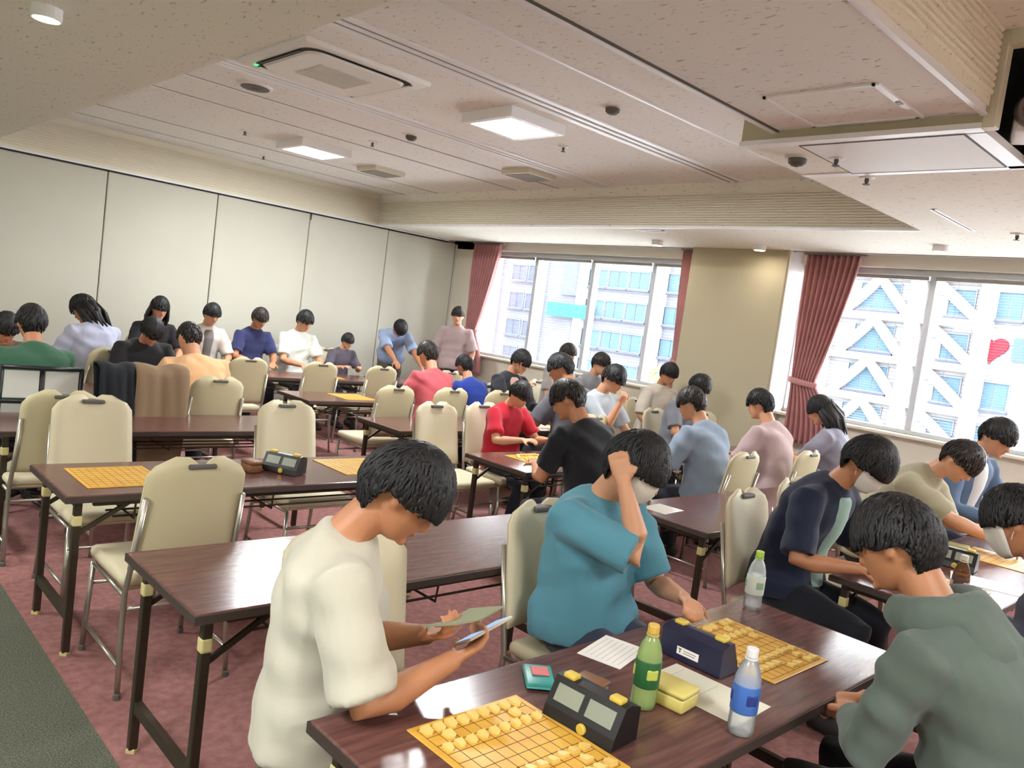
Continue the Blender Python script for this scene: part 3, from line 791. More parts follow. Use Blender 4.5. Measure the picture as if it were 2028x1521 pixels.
def head_grid(nlat, nlon, fn):
    V = []; F = []
    for i in range(nlat + 1):
        th = math.pi * i / nlat
        for k in range(nlon):
            a = 2 * math.pi * k / nlon
            V.append(fn(np.array([math.sin(th) * math.sin(a), math.sin(th) * math.cos(a), math.cos(th)])))
    for i in range(nlat):
        for k in range(nlon):
            F.append((i * nlon + k, (i + 1) * nlon + k, (i + 1) * nlon + (k + 1) % nlon, i * nlon + (k + 1) % nlon))
    return np.array(V), F
def skull(p, inflate=0.):
    x, y, z = p
    w, d, h = .075 + inflate, .093 + inflate, .113 + inflate
    X, Y, Z = x * w, y * d, z * h
    if y < 0 and z > -.4: Y *= 1.06
    if z < 0:
        k = -z; X *= 1 - .10 * k; Y += .040 * k * k
        if y > 0: Y *= 1 + .04 * k
    return np.array([X, Y, Z])
def smoothstep(a, b, x): t = min(1, max(0, (x - a) / (b - a))); return t * t * (3 - 2 * t)
def hairline(p, style):
    az = abs(math.degrees(math.atan2(p[0], p[1])))
    front = .30 if style != 'high' else .42
    if az < 50: return front
    if az < 85: return front + (.06 - front) * smoothstep(50, 85, az)
    if az < 110: return .06
    return .06 + (-.56) * smoothstep(108, 140, az)

def build_hair(parent, H, Rh, s, style, m, n_tuft, seed):
    rs = np.random.RandomState(seed)
    vol = {'short': .016, 'thick': .024, 'high': .017, 'long': .018, 'crop': .009}[style]
    def fn(p):
        hl = hairline(p, style); t = smoothstep(hl - .10, hl + .12, p[2])
        rip = .0025 * math.sin(p[0] * 31 + p[1] * 17 + seed) * math.sin(p[1] * 23 - p[2] * 19)
        return skull(p, -.008 + (vol + .008 + rip + .006 * max(0, p[2])) * t) if t > 0 else skull(p, -.008)
    V, F = head_grid(20, 32, fn)
    mb = MB().add(V, F)
    crown = nrm(np.array([.12, -.42, .9]))
    for i in range(n_tuft):
        for _ in range(30):
            p = nrm(rs.normal(size=3))
            if p[2] > hairline(p, style) - .02: break
        fl = p - crown; fl = fl - p * (fl @ p)
        az = abs(math.degrees(math.atan2(p[0], p[1])))
        if az < 65: fl = fl * .5 + np.array([rs.uniform(-.4, .4), .1, -1.0]); fl = fl - p * (fl @ p)
        fl = nrm(fl + rs.normal(size=3) * .16)
        L = rs.uniform(.45, .8) * (.6 if style == 'crop' else 1) ; pts = []; q = p.copy()
        for k in range(4):
            lift = (vol - .001, vol + .004, vol + .003, vol - .004)[k]
            pts.append(skull(q, lift))
            q = nrm(q + fl * L / 3); fl = nrm(fl - q * (fl @ q))
            lim = hairline(q, style) - (.24 if az < 65 else .12)
            if q[2] < lim: q = nrm([q[0], q[1], lim]); fl = fl * .2
        wd = rs.uniform(.0035, .0075)
        mb.tube(pts, [(wd, .003), (wd, .004), (wd * .8, .003), (wd * .12, .001)], 3, tuple(p))
    if style == 'long':
        for k in range(26):
            a = math.radians(rs.uniform(70, 290)); p = nrm([math.sin(a), math.cos(a), rs.uniform(-.1, .3)])
            b = skull(p, .012); e = b + np.array([rs.uniform(-.02, .02), -.02 + rs.uniform(-.02, .02), -rs.uniform(.2, .27)])
            mb.tube([b, b * .5 + e * .5 + np.array([p[0] * .02, p[1] * .02 - .01, 0]), e], [(.028, .014), (.026, .013), (.006, .004)], 6, tuple(p))
    P = np.array(mb.v) * s
    P = P @ Rh.T + H
    mb.v = [tuple(q) for q in P]
    return mb.build('hair', m, parent, True)

def cloth(name, rgb, rgb2=None, vs=6, stretch=None):
    return mat('cloth_' + name, rgb, .85, bump=.12, bscale=420, var=0 if rgb2 else .03, rgb2=rgb2, vscale=vs, sheen=.15, spec=.2, stretch=stretch)

PEOPLE = []
def person(pos, face, head, label, shirt, pants=(40, 42, 52), sleeve='short', hair='short', hairm=None, s=1.0, pitch=35, hyaw=0, tilt=0,
           rh=None, lh=None, rpalm=None, lpalm=None, curl=.5, vox=.0105, stand=False, mask=False, skin=None, near=False, hood=False,
           back=.06, rhint=None, lhint=None, hem=0., extra=None, torso_w=1.0, faces=True, shirt2=None, seat_z=.56, lap=False):
    """pos: pelvis on the floor plane; face: heading vector; head: world position of the head centre"""
    i = len(PEOPLE)
    a = math.atan2(-face[0], face[1]); R = rotz(a)
    root = tag(empty('person', (pos[0], pos[1], 0), a), label, 'person', 'people in the shogi hall'); PEOPLE.append(root)
    def loc(p): return (np.array(p, float) - np.array([pos[0], pos[1], 0])) @ R
    skin = skin or (M_SKIN if i % 3 else M_SKIN2)
    H = loc(head)
    Rh = rotz(math.radians(-hyaw)) @ rotx(math.radians(-pitch)) @ roty(math.radians(tilt))
    P = np.array([0, 0, .92 * s if stand else seat_z])
    Nk = H + Rh @ np.array([0, -.03, -.115]) * s * .9 + np.array([0, -.035, -.055]) * s           # neck base
    C = (P + Nk) / 2 + np.array([0, -back, .02])
    tor = lambda t: (1 - t) ** 2 * P + 2 * t * (1 - t) * C + t * t * Nk
    prof = [(-.16, .12, .095), (-.06, .158, .115), (.08, .166, .118), (.25, .150, .108), (.45, .150, .108), (.65, .166, .116), (.80, .178, .108), (.90, .150, .085), (.96, .10, .068), (1.0, .07, .058)]
    def torso(inf, t0=-.2, t1=1.1, flare=0.):
        pts = []; rad = []
        for t, ru, rv in prof:
            if t < t0 - 1e-6 or t > t1: continue
            q = tor(max(t, 0)) if t >= 0 else P + nrm(P - tor(.15)) * (-t) * .55
            k = flare * max(0, (.6 - t))
            pts.append(q); rad.append((ru * s * torso_w + inf + k, rv * s * torso_w + inf + k))
        side = np.array([1., 0, 0])
        V = []; n = 24
        for j, q in enumerate(pts):
            tg = nrm((pts[min(j + 1, len(pts) - 1)] - pts[max(j - 1, 0)])); dp = np.cross(side, tg) * -1
            for k in range(n):
                aa = 2 * math.pi * k / n; ca, sa = math.cos(aa), math.sin(aa)
                ca = math.copysign(abs(ca) ** .82, ca); sa = math.copysign(abs(sa) ** .82, sa)
                V.append(q + side * rad[j][0] * ca + dp * rad[j][1] * sa)
        F = [(j * n + k, j * n + (k + 1) % n, (j + 1) * n + (k + 1) % n, (j + 1) * n + k) for j in range(len(pts) - 1) for k in range(n)]
        F += [tuple(range(n - 1, -1, -1)), tuple((len(pts) - 1) * n + k for k in range(n))]
        return V, F
    up = nrm(Nk - tor(.7))
    sh = {}; el = {}; wr = {}
    A1, A2 = .285 * s, .255 * s
    for sd, tgt, hint in ((1, rh, rhint), (-1, lh, lhint)):
        S = tor(.84) + np.array([sd * .170 * s * torso_w, .012, .0])
        if tgt is None: W = np.array([sd * .13, .40 * s, .775] if not lap else [sd * .09, .27, .67]) if not stand else S + np.array([sd * .05, .08, -.5 * s])
        else: W = loc(tgt)
        hv = np.array([sd * .55, -.25, -.8]) if hint is None else np.array(hint, float)
        E_, W = ik(S, W, A1, A2, hv)
        sh[sd], el[sd], wr[sd] = S, E_, W
    # body -----------------------------------------------------------------
    B = [torso(-.012)]
    B.append(tube([tor(.93), Nk, Nk * .45 + H * .55 + Rh @ np.array([0, -.012, -.02]) * s, H + Rh @ np.array([0, -.012, -.03]) * s], [.075 * s, .058 * s, .054 * s, .05 * s], 14))
    hv_, hf_ = head_grid(22, 32, skull); B.append(((hv_ * s) @ Rh.T + H, hf_))
    def hp(p): return H + Rh @ (np.array(p) * s)
    B.append(tube([hp((0, .086, .022)), hp((0, .100, -.008)), hp((0, .109, -.024)), hp((0, .094, -.032))], [.008 * s, .011 * s, .014 * s, .012 * s], 8))
    for sd in (-1, 1):
        B.append(ellipsoid(hp((sd * .076, -.006, -.008)), (.010 * s, .020 * s, .032 * s), 8, 8, Rh @ rotz(sd * .35)))
        B.append(ellipsoid(hp((sd * .032, .076, .026)), (.024 * s, .012 * s, .007 * s), 8, 6, Rh))
    B.append(ellipsoid(hp((0, .092, -.052)), (.021 * s, .009 * s, .010 * s), 8, 6, Rh))
    B.append(ellipsoid(hp((0, .090, -.088)), (.020 * s, .014 * s, .014 * s), 8, 6, Rh))
    for sd in (-1, 1):
        S, E_, W = sh[sd], el[sd], wr[sd]
        pa = rpalm if sd == 1 else lpalm
        pn = (R.T @ np.array(pa, float)) if pa is not None else np.array([-.35 * sd, .1, -1.])
        B.append(tube([S - np.array([sd * .05, 0, 0]), S, S * .6 + E_ * .4, E_, E_ * .72 + W * .28, W * .9 + E_ * .1, W + (W - E_) * .05],
                      [.048 * s, .050 * s, .046 * s, .040 * s, .043 * s, .028 * s, .026 * s], 12))
        B += hand_pieces(W, (W - E_) + np.array([0, .0, .0]), pn, s, sd, curl)
    legs = []
    for sd in (-1, 1):
        hip = P + np.array([sd * .085 * s, .02, -.02])
        if stand: K = np.array([sd * .09 * s, .03, .50 * s]); An = np.array([sd * .10 * s, -.01, .085 * s])
        else: K = np.array([sd * .12 * s, .41 * s, .50 * min(s, 1.02)]); An = np.array([sd * .13 * s, .40 * s - .06, .10])
        legs.append((sd, hip, K, An))
        B.append(tube([hip, hip * .5 + K * .5, K, K * .65 + An * .35, An, An + np.array([0, 0, -.03])], [.078 * s, .066 * s, .05 * s, .052 * s, .034 * s, .034 * s], 12))
    queue(B, vox, root, 'body', skin, 2)
    # clothes ---------------------------------------------------------------
    Sv = [torso(.014, -.06 if not stand else -.2, 1.0, .035 + hem)]
    Sv.append(tube([tor(.86), Nk - up * .012, Nk + up * .012], [.105 * s, .074 * s, .068 * s], 18))
    for sd in (-1, 1):
        S, E_, W = sh[sd], el[sd], wr[sd]
        inner = tor(.82) + np.array([sd * .07, 0, 0])
        if sleeve == 'long':
            Sv.append(tube([inner, S, S * .55 + E_ * .45, E_, E_ * .5 + W * .5, E_ * .06 + W * .94], [.075 * s, .072 * s, .066 * s, .060 * s, .052 * s, .042 * s], 16))
        elif sleeve == 'half':
            Sv.append(tube([inner, S, S * .55 + E_ * .45, E_ * .90 + S * .10], [.08 * s, .078 * s, .076 * s, .080 * s], 16))
        else:
            Sv.append(tube([inner, S, S * .6 + E_ * .4, S * .22 + E_ * .78], [.076 * s, .074 * s, .072 * s, .074 * s], 16))
    queue(Sv, vox * 1.15, root, 'shirt', shirt, 3, .0045 if near else .004, i)
    if shirt2 is not None:
        v2, f2 = torso(.020, .08, .97, .02); v2 = np.array(v2); v2[:, 0] *= .42; v2[:, 1] += .016
        queue([(v2, f2)], vox * 1.2, root, 'inner_tee', shirt2, 2, .002, i)
    Tr = [torso(.010, -.2, .1)]
    for sd, hip, K, An in legs:
        Tr.append(tube([hip + np.array([0, -.03, .0]), hip * .5 + K * .5, K, K * .5 + An * .5, An + np.array([0, 0, .0])], [.095 * s, .086 * s, .070 * s, .064 * s, .056 * s], 14))
    queue(Tr, vox * 1.5, root, 'trousers', cloth('trousers_%d_%d_%d' % pants, pants), 3, .003, i + 3)
    for sd, hip, K, An in legs:
        x, y = An[0], An[1]
        sb = MB(); sb.tube([(x, y - .07, .045), (x, y - .02, .06), (x, y + .06, .048), (x, y + .14, .032), (x, y + .18, .024)], [(.034, .042), (.04, .055), (.042, .044), (.042, .03), (.03, .02)], 12, (0, 0, 1))
        sb.v = [(a_, b_, max(c_, .004)) for a_, b_, c_ in sb.v]
        sb.build('shoe', M_SHOE, root, True)
    build_hair(root, H, Rh, s, hair, hairm or (M_HAIR if i % 4 else M_HAIRB), 1100 if near else 330, 11 + i)
    if faces:
        for sd in (-1, 1):
            MB().add(*ellipsoid(hp((sd * .031, .081, .006)), (.012 * s, .007 * s, .0055 * s), 8, 6, Rh)).build('eye', M_EYE, root, True)
            MB().tube([hp((sd * .016, .090, .027)), hp((sd * .032, .087, .033)), hp((sd * .048, .076, .027))], [(.004, .003)] * 3, 6).build('eyebrow', M_HAIR, root, True)
        if not mask:
            MB().add(*ellipsoid(hp((0, .099, -.053)), (.019 * s, .005 * s, .006 * s), 8, 6, Rh)).build('mouth', M_LIP, root, True)
    if mask:
        V = []; F = []; nu, nv = 14, 8
        for j in range(nv + 1):
            for k in range(nu + 1):
                az = math.radians(-72 + 144 * k / nu); z = -.10 - .86 * (j / nv) + .0
                zz = max(-.93, min(.12, .08 - 1.0 * j / nv)); r_ = math.sqrt(1 - zz * zz)
                p = np.array([math.sin(az) * r_, math.cos(az) * r_, zz]); q = skull(p, .008)
                if abs(az) < .5: q[1] += .016 * math.cos(az * 3) * (1 - abs(j / nv - .35) * 1.1)
                V.append(hp(q))
        for j in range(nv):
            for k in range(nu): b_ = j * (nu + 1) + k; F.append((b_, b_ + 1, b_ + nu + 2, b_ + nu + 1))
        o = MB().add(V, F).build('face_mask', M_MASK, root, True); md = o.modifiers.new('t', 'SOLIDIFY'); md.thickness = .003
        for sd in (-1, 1):
            MB().tube([hp((sd * .074, .022, -.01)), hp((sd * .08, .0, .012)), hp((sd * .082, -.02, .0)), hp((sd * .075, .02, -.05))], [.0015] * 4, 5).build('mask_loop', M_MASK, root)
    if hood:
        pts = []
        for aa in np.linspace(-2.5, 2.5, 15):
            pts.append(Nk + np.array([math.sin(aa) * .115, -math.cos(aa) * .085 - .01, -.01 + .02 * math.cos(aa)]))
        hd = [tube(pts, [(.030 + .012 * math.cos(aa / 2), .040 + .02 * math.cos(aa / 2)) for aa in np.linspace(-2.5, 2.5, 15)], 12, (0, 0, 1))]
        hd.append(tube([Nk + np.array([0, -.09, .02]), Nk + np.array([0, -.15, -.05]), Nk + np.array([0, -.165, -.13]), Nk + np.array([0, -.14, -.19])], [(.12, .05), (.125, .055), (.10, .05), (.03, .02)], 14, (0, 1, 0)))
        queue(hd, .009, root, 'hood', shirt, 3, .003, i)
    return dict(root=root, loc=loc, wr={k: np.array([pos[0], pos[1], 0]) + R @ v for k, v in wr.items()}, el={k: np.array([pos[0], pos[1], 0]) + R @ v for k, v in el.items()})

U_, D_ = (0, 1), (0, -1)
def seated(pos, face, head, label, shirt, chair_label=None, **kw):
    r = person(pos, face, head, label, shirt, **kw)
    if chair_label:
        ang = math.degrees(math.atan2(face[1], face[0]))
        f = nrm((face[0], face[1], 0))
        chair(pos[0] + f[0] * .03, pos[1] + f[1] * .03, ang, 'beige stacking chair ' + chair_label)
    return r

p_white = person((1.08, 1.70), (.84, -.54), (1.205, 1.60, 1.178), 'person in an oversized white shirt looking down at a phone in the foreground', cloth('white', (196, 192, 176)),
    pants=(84, 56, 46), sleeve='half', hair='thick', pitch=42, rh=(1.28, 1.42, .79), lh=(1.28, 1.53, .815), rpalm=(0, .5, .8), lpalm=(0, -.5, .8), curl=.75, vox=.0075, near=True, torso_w=1.0, hem=.0, skin=M_SKIN2, back=.05, hairm=M_HAIR)
chair(1.26, 1.73, 256, 'beige stacking chair under the person in the oversized white shirt')
p_blue = seated((2.28, 1.83), (.02, -1), (2.291, 1.70, 1.185), 'person in a teal blue shirt and mask holding a raised hand against the head', cloth('teal', (90, 146, 164)),
    'under the person in the teal blue shirt', pants=(60, 66, 84), sleeve='half', hair='thick', pitch=30, hyaw=-18, mask=True, rh=(2.185, 1.66, 1.14), rhint=(-.35, .8, -.9), rpalm=(.7, .5, .1), lh=(2.36, 1.47, .77), curl=1.0, vox=.0075, near=True, torso_w=1.08, hem=.02, skin=M_SKIN)
p_hood = seated((2.24, .46), U_, (2.165, .745, 1.205), 'person in a grey green hoodie bent over the foreground board', cloth('hoodie', (92, 104, 96)),
    'under the person in the grey green hoodie', pants=(26, 27, 32), sleeve='long', hair='short', pitch=32, hyaw=4, lh=(2.22, .80, .70), lhint=(-.7, -.1, -.8), lpalm=(0, 0, -1), rh=(2.36, .82, .70), curl=.9, vox=.0075, near=True, hood=True, torso_w=1.12, back=.12, skin=M_SKIN2, hairm=M_HAIR)
p_navy = seated((3.64, 1.72), D_, (3.66, 1.44, 1.215), 'person in an open navy shirt over a mint tee, masked, leaning over the papers', cloth('navy', (36, 42, 62)),
    'under the person in the open navy shirt', pants=(28, 30, 38), sleeve='half', hair='thick', pitch=40, mask=True, rh=(3.50, 1.34, .775), lh=(3.86, 1.34, .775), vox=.0085, near=True, shirt2=cloth('mint', (150, 178, 168)), torso_w=1.08, back=.1)
seated((4.92, 1.84), D_, (5.0, 1.46, 1.19), 'person in a beige shirt leaning far over the table to reach a piece', cloth('beige', (170, 164, 140)),
    'under the person in the beige shirt', pants=(70, 68, 66), sleeve='half', pitch=50, rh=(5.02, 1.22, .79), lh=(5.2, 1.3, .79), vox=.0095, back=.14, torso_w=1.08)
seated((6.05, 1.80), (-.3, -1), (6.0, 1.56, 1.30), 'person in a denim shirt over white beside the braced facade window', cloth('denim', (84, 104, 130)),
    'under the person in the denim shirt', sleeve='long', pitch=30, s=1.05, shirt2=cloth('whitetee', (214, 214, 212)))
seated((3.22, .40), U_, (3.16, .715, 1.19), 'masked person in a dark violet grey top at the photo border behind the hoodie', cloth('violet', (70, 70, 86)),
    'under the masked person in the violet grey top', sleeve='long', pitch=30, mask=True, vox=.0095, near=True, back=.1, pants=(40, 40, 48))
seated((5.86, 3.02), U_, (5.86, 3.22, 1.235), 'person in a pale pink grey shirt seen from behind in front of the column', cloth('pinkgrey', (188, 164, 164)),
    'under the person in the pale pink grey shirt', sleeve='half', pitch=22, torso_w=1.05)
seated((4.98, 3.05), U_, (4.98, 3.28, 1.21), 'person in a grey blue shirt seen from behind, bent to the board', cloth('greyblue', (136, 150, 168)),
    'under the person in the grey blue shirt', sleeve='half', pitch=30, torso_w=1.08)
seated((6.5, 4.42), D_, (6.5, 4.22, 1.25), 'dark-haired person facing the camera, mostly hidden behind the grey blue shirt', cloth('midgrey', (120, 122, 130)),
    'by the column under the half hidden person')
seated((6.62, 2.92), (-.2, 1), (6.52, 3.02, 1.235), 'long-haired person in a grey lilac top beside the column curtain', cloth('lilac', (150, 150, 166)),
    'under the long-haired person at the column curtain', hair='long', pitch=30, hyaw=-25, sleeve='half')
seated((5.35, 4.46), D_, (5.33, 4.32, 1.26), 'person in a light grey shirt resting the face on one hand', cloth('lightgrey', (176, 184, 192)),
    'under the person resting the face on a hand', pitch=28, rh=(5.27, 4.17, 1.06), rhint=(-.3, .6, -1), rpalm=(.3, .9, 0), curl=1.1)
seated((3.66, 2.98), U_, (3.60, 3.25, 1.21), 'person in a black tee seen from behind beyond the teal shirt', cloth('black', (30, 31, 36)),
    'under the person in the black tee', pitch=35, hyaw=-20, torso_w=1.1, vox=.0095, pants=(34, 34, 40))
seated((4.24, 4.44), D_, (4.25, 4.33, 1.09), 'child in a bright red shirt playing at the table', cloth('red', (176, 30, 46)),
    'under the child in the red shirt', s=.85, pitch=35, seat_z=.54)
seated((5.55, 5.88), D_, (5.57, 5.73, 1.24), 'person in a black cardigan facing the camera in the middle rows', cloth('charcoal', (48, 50, 56)),
    'under the person in the black cardigan', pitch=30, sleeve='long', rh=(5.5, 5.55, 1.0), curl=1.0, shirt2=cloth('blush', (196, 160, 150)))
seated((5.07, 4.52), U_, (5.08, 4.72, 1.285), 'person in a slate grey top turned away in the middle rows', cloth('slate', (96, 96, 104)),
    'under the person in the slate grey top', pitch=30, hyaw=-25, s=1.05, sleeve='half')
seated((7.0, 6.56), D_, (6.98, 6.40, 1.333), 'person facing the camera close to the far window mullion', cloth('stone', (160, 154, 148)),
    'far back at the window under the mullion', pitch=15, lap=True)
seated((6.66, 5.78), (-.1, -1), (6.653, 5.60, 1.298), 'person with brown hair in grey near the far window sill', cloth('ash', (140, 140, 146)),
    'at the far window under the brown-haired person', pitch=20, hairm=M_HAIRB, lap=True)
seated((7.16, 5.20), (-.3, -1), (7.15, 5.05, 1.29), 'person in a cream shirt at the window edge of the column', cloth('cream', (206, 198, 184)),
    'under the person in the cream shirt near the column edge', pitch=25, sleeve='half', lap=True)
seated((5.22, 5.84), U_, (5.10, 6.04, 1.13), 'child in a royal blue shirt seen from behind', cloth('royal', (44, 66, 150)),
    'under the child in the royal blue shirt', s=.88, pitch=20, seat_z=.54)
seated((4.62, 5.86), U_, (4.62, 6.03, 1.215), 'person in a coral pink shirt with dark hair, seen from behind', cloth('coral', (196, 92, 100)),
    'under the person in the coral pink shirt', pitch=22)
person((6.42, 9.22), (-.3, -1), (6.22, 8.78, 1.335), 'person in a light blue shirt standing and bending over the corner table', cloth('skyblue', (150, 168, 200)),
    stand=True, pitch=70, sleeve='half', back=.12, rh=(6.05, 8.45, .80), lh=(6.45, 8.45, .80), pants=(90, 84, 76))
seated((5.44, 8.98), D_, (5.46, 8.82, 1.10), 'small dark-haired child behind an empty chair at the partition wall', cloth('grape', (90, 84, 96)),
    'under the small child at the partition wall', s=.82, pitch=25, seat_z=.54)
seated((4.84, 8.98), D_, (4.82, 8.80, 1.30), 'person in a white tee facing the camera before the partition wall', cloth('whitetee2', (222, 226, 218)),
    'under the person in the white tee at the partition wall', s=1.06, pitch=28)
seated((4.22, 8.98), D_, (4.24, 8.80, 1.275), 'person in a dark blue tee before the partition wall', cloth('darkblue', (52, 56, 96)),
    'under the person in the dark blue tee', pitch=28)
seated((3.67, 8.98), D_, (3.67, 8.80, 1.265), 'person in a white shirt with a grey vest before the partition wall', cloth('vestwhite', (206, 200, 192)),
    'under the person with the grey vest', pitch=22, sleeve='half', shirt2=cloth('vestgrey', (116, 110, 108)))
seated((3.12, 8.98), D_, (3.10, 8.80, 1.27), 'long-haired person in black with the head rising behind the dark shirt player', cloth('ink', (40, 38, 42)),
    'before the partition wall under the long-haired person in black', hair='long', pitch=18)
seated((2.14, 7.55), (-.25, 1), (2.08, 7.75, 1.245), 'long-haired person in a pale lavender blouse hunched at the wall table', cloth('lavender', (186, 190, 212)),
    'under the person in the lavender blouse', hair='long', pitch=42, hyaw=-25, sleeve='half')
seated((2.44, 5.88), U_, (2.40, 6.13, 1.18), 'person in a peach orange shirt seen from behind', cloth('peach', (226, 178, 132)),
    'under the person in the peach orange shirt', s=1.04, pitch=32, torso_w=1.12, hairm=M_HAIRB, hair='crop')
seated((2.40, 7.20), D_, (2.42, 7.0, 1.15), 'person in a black long-sleeved top looking down, opposite the peach shirt', cloth('blacktop', (36, 35, 38)),
    'under the person in the black long-sleeved top', pitch=45, sleeve='long', skin=M_SKIN2, torso_w=1.1)
p_green = person((1.28, 5.82), U_, (1.31, 6.02, 1.205), 'person in a forest green shirt seen from behind at the aisle end', cloth('forest', (58, 96, 74)),
    sleeve='long', pitch=18, torso_w=1.15, skin=M_SKIN2, hairm=M_HAIR)
seated((1.40, 7.22), D_, (1.36, 7.02, 1.08), 'person with a lowered brown face opposite the green shirt', cloth('umber', (110, 84, 66)),
    'opposite the green shirt at the wall side', pitch=35, skin=M_SKIN2)
person((7.06, 8.66), (-.7, -.7), (7.0, 8.56, 1.60), 'person in a dusty pink shirt standing beside the corner curtain', cloth('dustypink', (176, 156, 156)),
    stand=True, pitch=12, sleeve='half', pants=(46, 48, 58), hairm=M_HAIRB)
flush()

# empty chairs
for x, y, a, lb in (
 (1.27, 3.32, 90, 'seen from behind at the end of the table behind the empty one'),
 (1.30, 4.22, 270, 'with pale front, behind the aisle end of the table with yellow boards'),
 (1.20, 4.98, 90, 'back to back with the pale lit chair at the aisle'),
 (2.42, 4.22, 270, 'standing alone across the table from the black clock'),
 (1.86, 5.78, 90, 'carrying a brown jacket between the green and peach shirts'),
 (3.72, 4.36, 270, 'with pinkish shade beside the red shirt child'),
 (3.98, 5.86, 90, 'empty beside the coral pink shirt'),
 (3.42, 7.52, 90, 'empty in front of the dark blue tee player'),
 (4.20, 7.52, 90, 'empty in front of the white tee player'),
 (4.95, 7.52, 90, 'empty in front of the small child'),
 (5.9, 7.52, 90, 'empty in front of the standing light blue shirt helper'),
 (4.35, 1.80, 270, 'empty between the navy and the beige shirts'),
 (7.1, 4.3, 250, 'empty white-lit against the column'),
):
    chair(x, y, a, 'beige stacking chair ' + lb)

# ------------------------------------------------------------------ things on the tables
TZ = TH
def board_mesh():
    b = MB().rbox((-.172, -.187, 0), (.172, .187, .004), .0015, 1).mesh('board', M_BOARD)
    g = MB()
    for k in range(10):
        x = -.155 + .31 * k / 9; y = -.17 + .34 * k / 9
        g.box((x - .0007, -.17, .004), (x + .0007, .17, .0045)); g.box((-.155, y - .0007, .004), (.155, y + .0007, .0045))
    for sx in (-1, 1):
        for sy in (-1, 1):
            g.box((sx * .0517 - .002, sy * .0567 - .002, .0045), (sx * .0517 + .002, sy * .0567 + .002, .0048))
    return b, g.mesh('grid_lines', M_LINE)
BM, GM = board_mesh()
def board(x, y, label, rz=0.):
    r = tag(empty('shogi_board', (x, y, TZ), rz), label, 'game board', 'shogi boards on the tables')
    inst('playing_surface', BM, r); inst('grid_lines', GM, r)
def piece_mesh(w_, h_, t_):
    pr = [(-w_ / 2, -h_ / 2), (w_ / 2, -h_ / 2), (w_ * .40, h_ * .30), (0, h_ / 2), (-w_ * .40, h_ * .30)]
    v = [(x, y, 0) for x, y in pr] + [(x * .96, y * .97, t_ * (1.0 - .45 * (y / h_ + .5))) for x, y in pr]
    return MB().add(v, [(4, 3, 2, 1, 0), (5, 6, 7, 8, 9)] + [(i, (i + 1) % 5, 5 + (i + 1) % 5, 5 + i) for i in range(5)]).mesh('shogi_piece', M_PIECE)
PMS = piece_mesh(.0225, .026, .0085), piece_mesh(.026, .0295, .0095)
def pieces(cx, cy, label, group, moved=0, seed=1):
    rs = random.Random(seed); cells = []
    for side in (0, 1):
        for c in range(9): cells.append((c, 0, side, 1)); cells.append((c, 2, side, 0))
        cells.append((1, 1, side, 1)); cells.append((7, 1, side, 1))
    occ = set()
    for c, r, side, big in cells:
        rr_, cc = (r, c) if side == 0 else (8 - r, 8 - c)
        if moved and rs.random() < moved:
            q = (cc, rr_ + (rs.choice([1, 2]) if side == 0 else -rs.choice([1, 2])))
            if q not in occ and 0 <= q[1] <= 8: cc, rr_ = q
        if (cc, rr_) in occ: continue
        occ.add((cc, rr_))
        x = cx - .155 + .31 * (cc + .5) / 9; y = cy - .17 + .34 * (rr_ + .5) / 9
        o = inst('shogi_piece', PMS[big], None, (x + rs.uniform(-.002, .002), y + rs.uniform(-.002, .002), TZ + .0046), (0 if side == 0 else math.pi) + rs.uniform(-.12, .12))
        row = ('far' if side else 'near') + (' back row' if r == 0 else ' middle row' if r == 1 else ' pawn row') if not moved else None
        tag(o, label + (', ' + row if row else ''), 'game piece', group + (' ' + row if row else ''))
board(1.265, 1.147, 'yellow shogi board nearest the camera with pieces set out in rows')
board(2.35, 1.20, 'yellow shogi board in front of the grey green hoodie')
board(1.21, 3.77, 'yellow shogi board at the aisle end of the second table row')
board(2.50, 3.80, 'yellow shogi board behind the head of the white shirt person')
board(4.18, 6.55, 'yellow shogi board on the table before the partition wall chairs')
board(3.95, 1.17, 'yellow shogi board beside the navy shirt person')
board(4.95, 1.16, 'yellow shogi board under the reaching hand of the beige shirt person')
board(3.98, 3.77, 'yellow shogi board between the red shirt child and the black tee')
board(5.05, 3.77, 'yellow shogi board in front of the grey blue shirt')
board(5.92, 3.77, 'yellow shogi board in front of the pale pink grey shirt')
board(5.25, 5.15, 'yellow shogi board between the black cardigan and the slate top')
board(2.42, 6.55, 'yellow shogi board between the peach shirt and the black top')
board(1.32, 6.55, 'yellow shogi board before the green shirt at the aisle')
board(4.80, 8.17, 'yellow shogi board in front of the white tee at the partition wall')
pieces(1.265, 1.147, 'small pale wooden shogi piece on the nearest yellow board', 'pieces on the nearest board')
pieces(2.35, 1.20, 'small pale wooden shogi piece on the board before the hoodie', 'pieces on the board before the hoodie', .35, 3)
pieces(3.95, 1.17, 'tiny shogi piece on the board beside the navy shirt', 'pieces on the board beside the navy shirt', .4, 5)
pieces(3.98, 3.77, 'tiny shogi piece on the board before the red shirt child', 'pieces on the board before the red shirt', .4, 6)

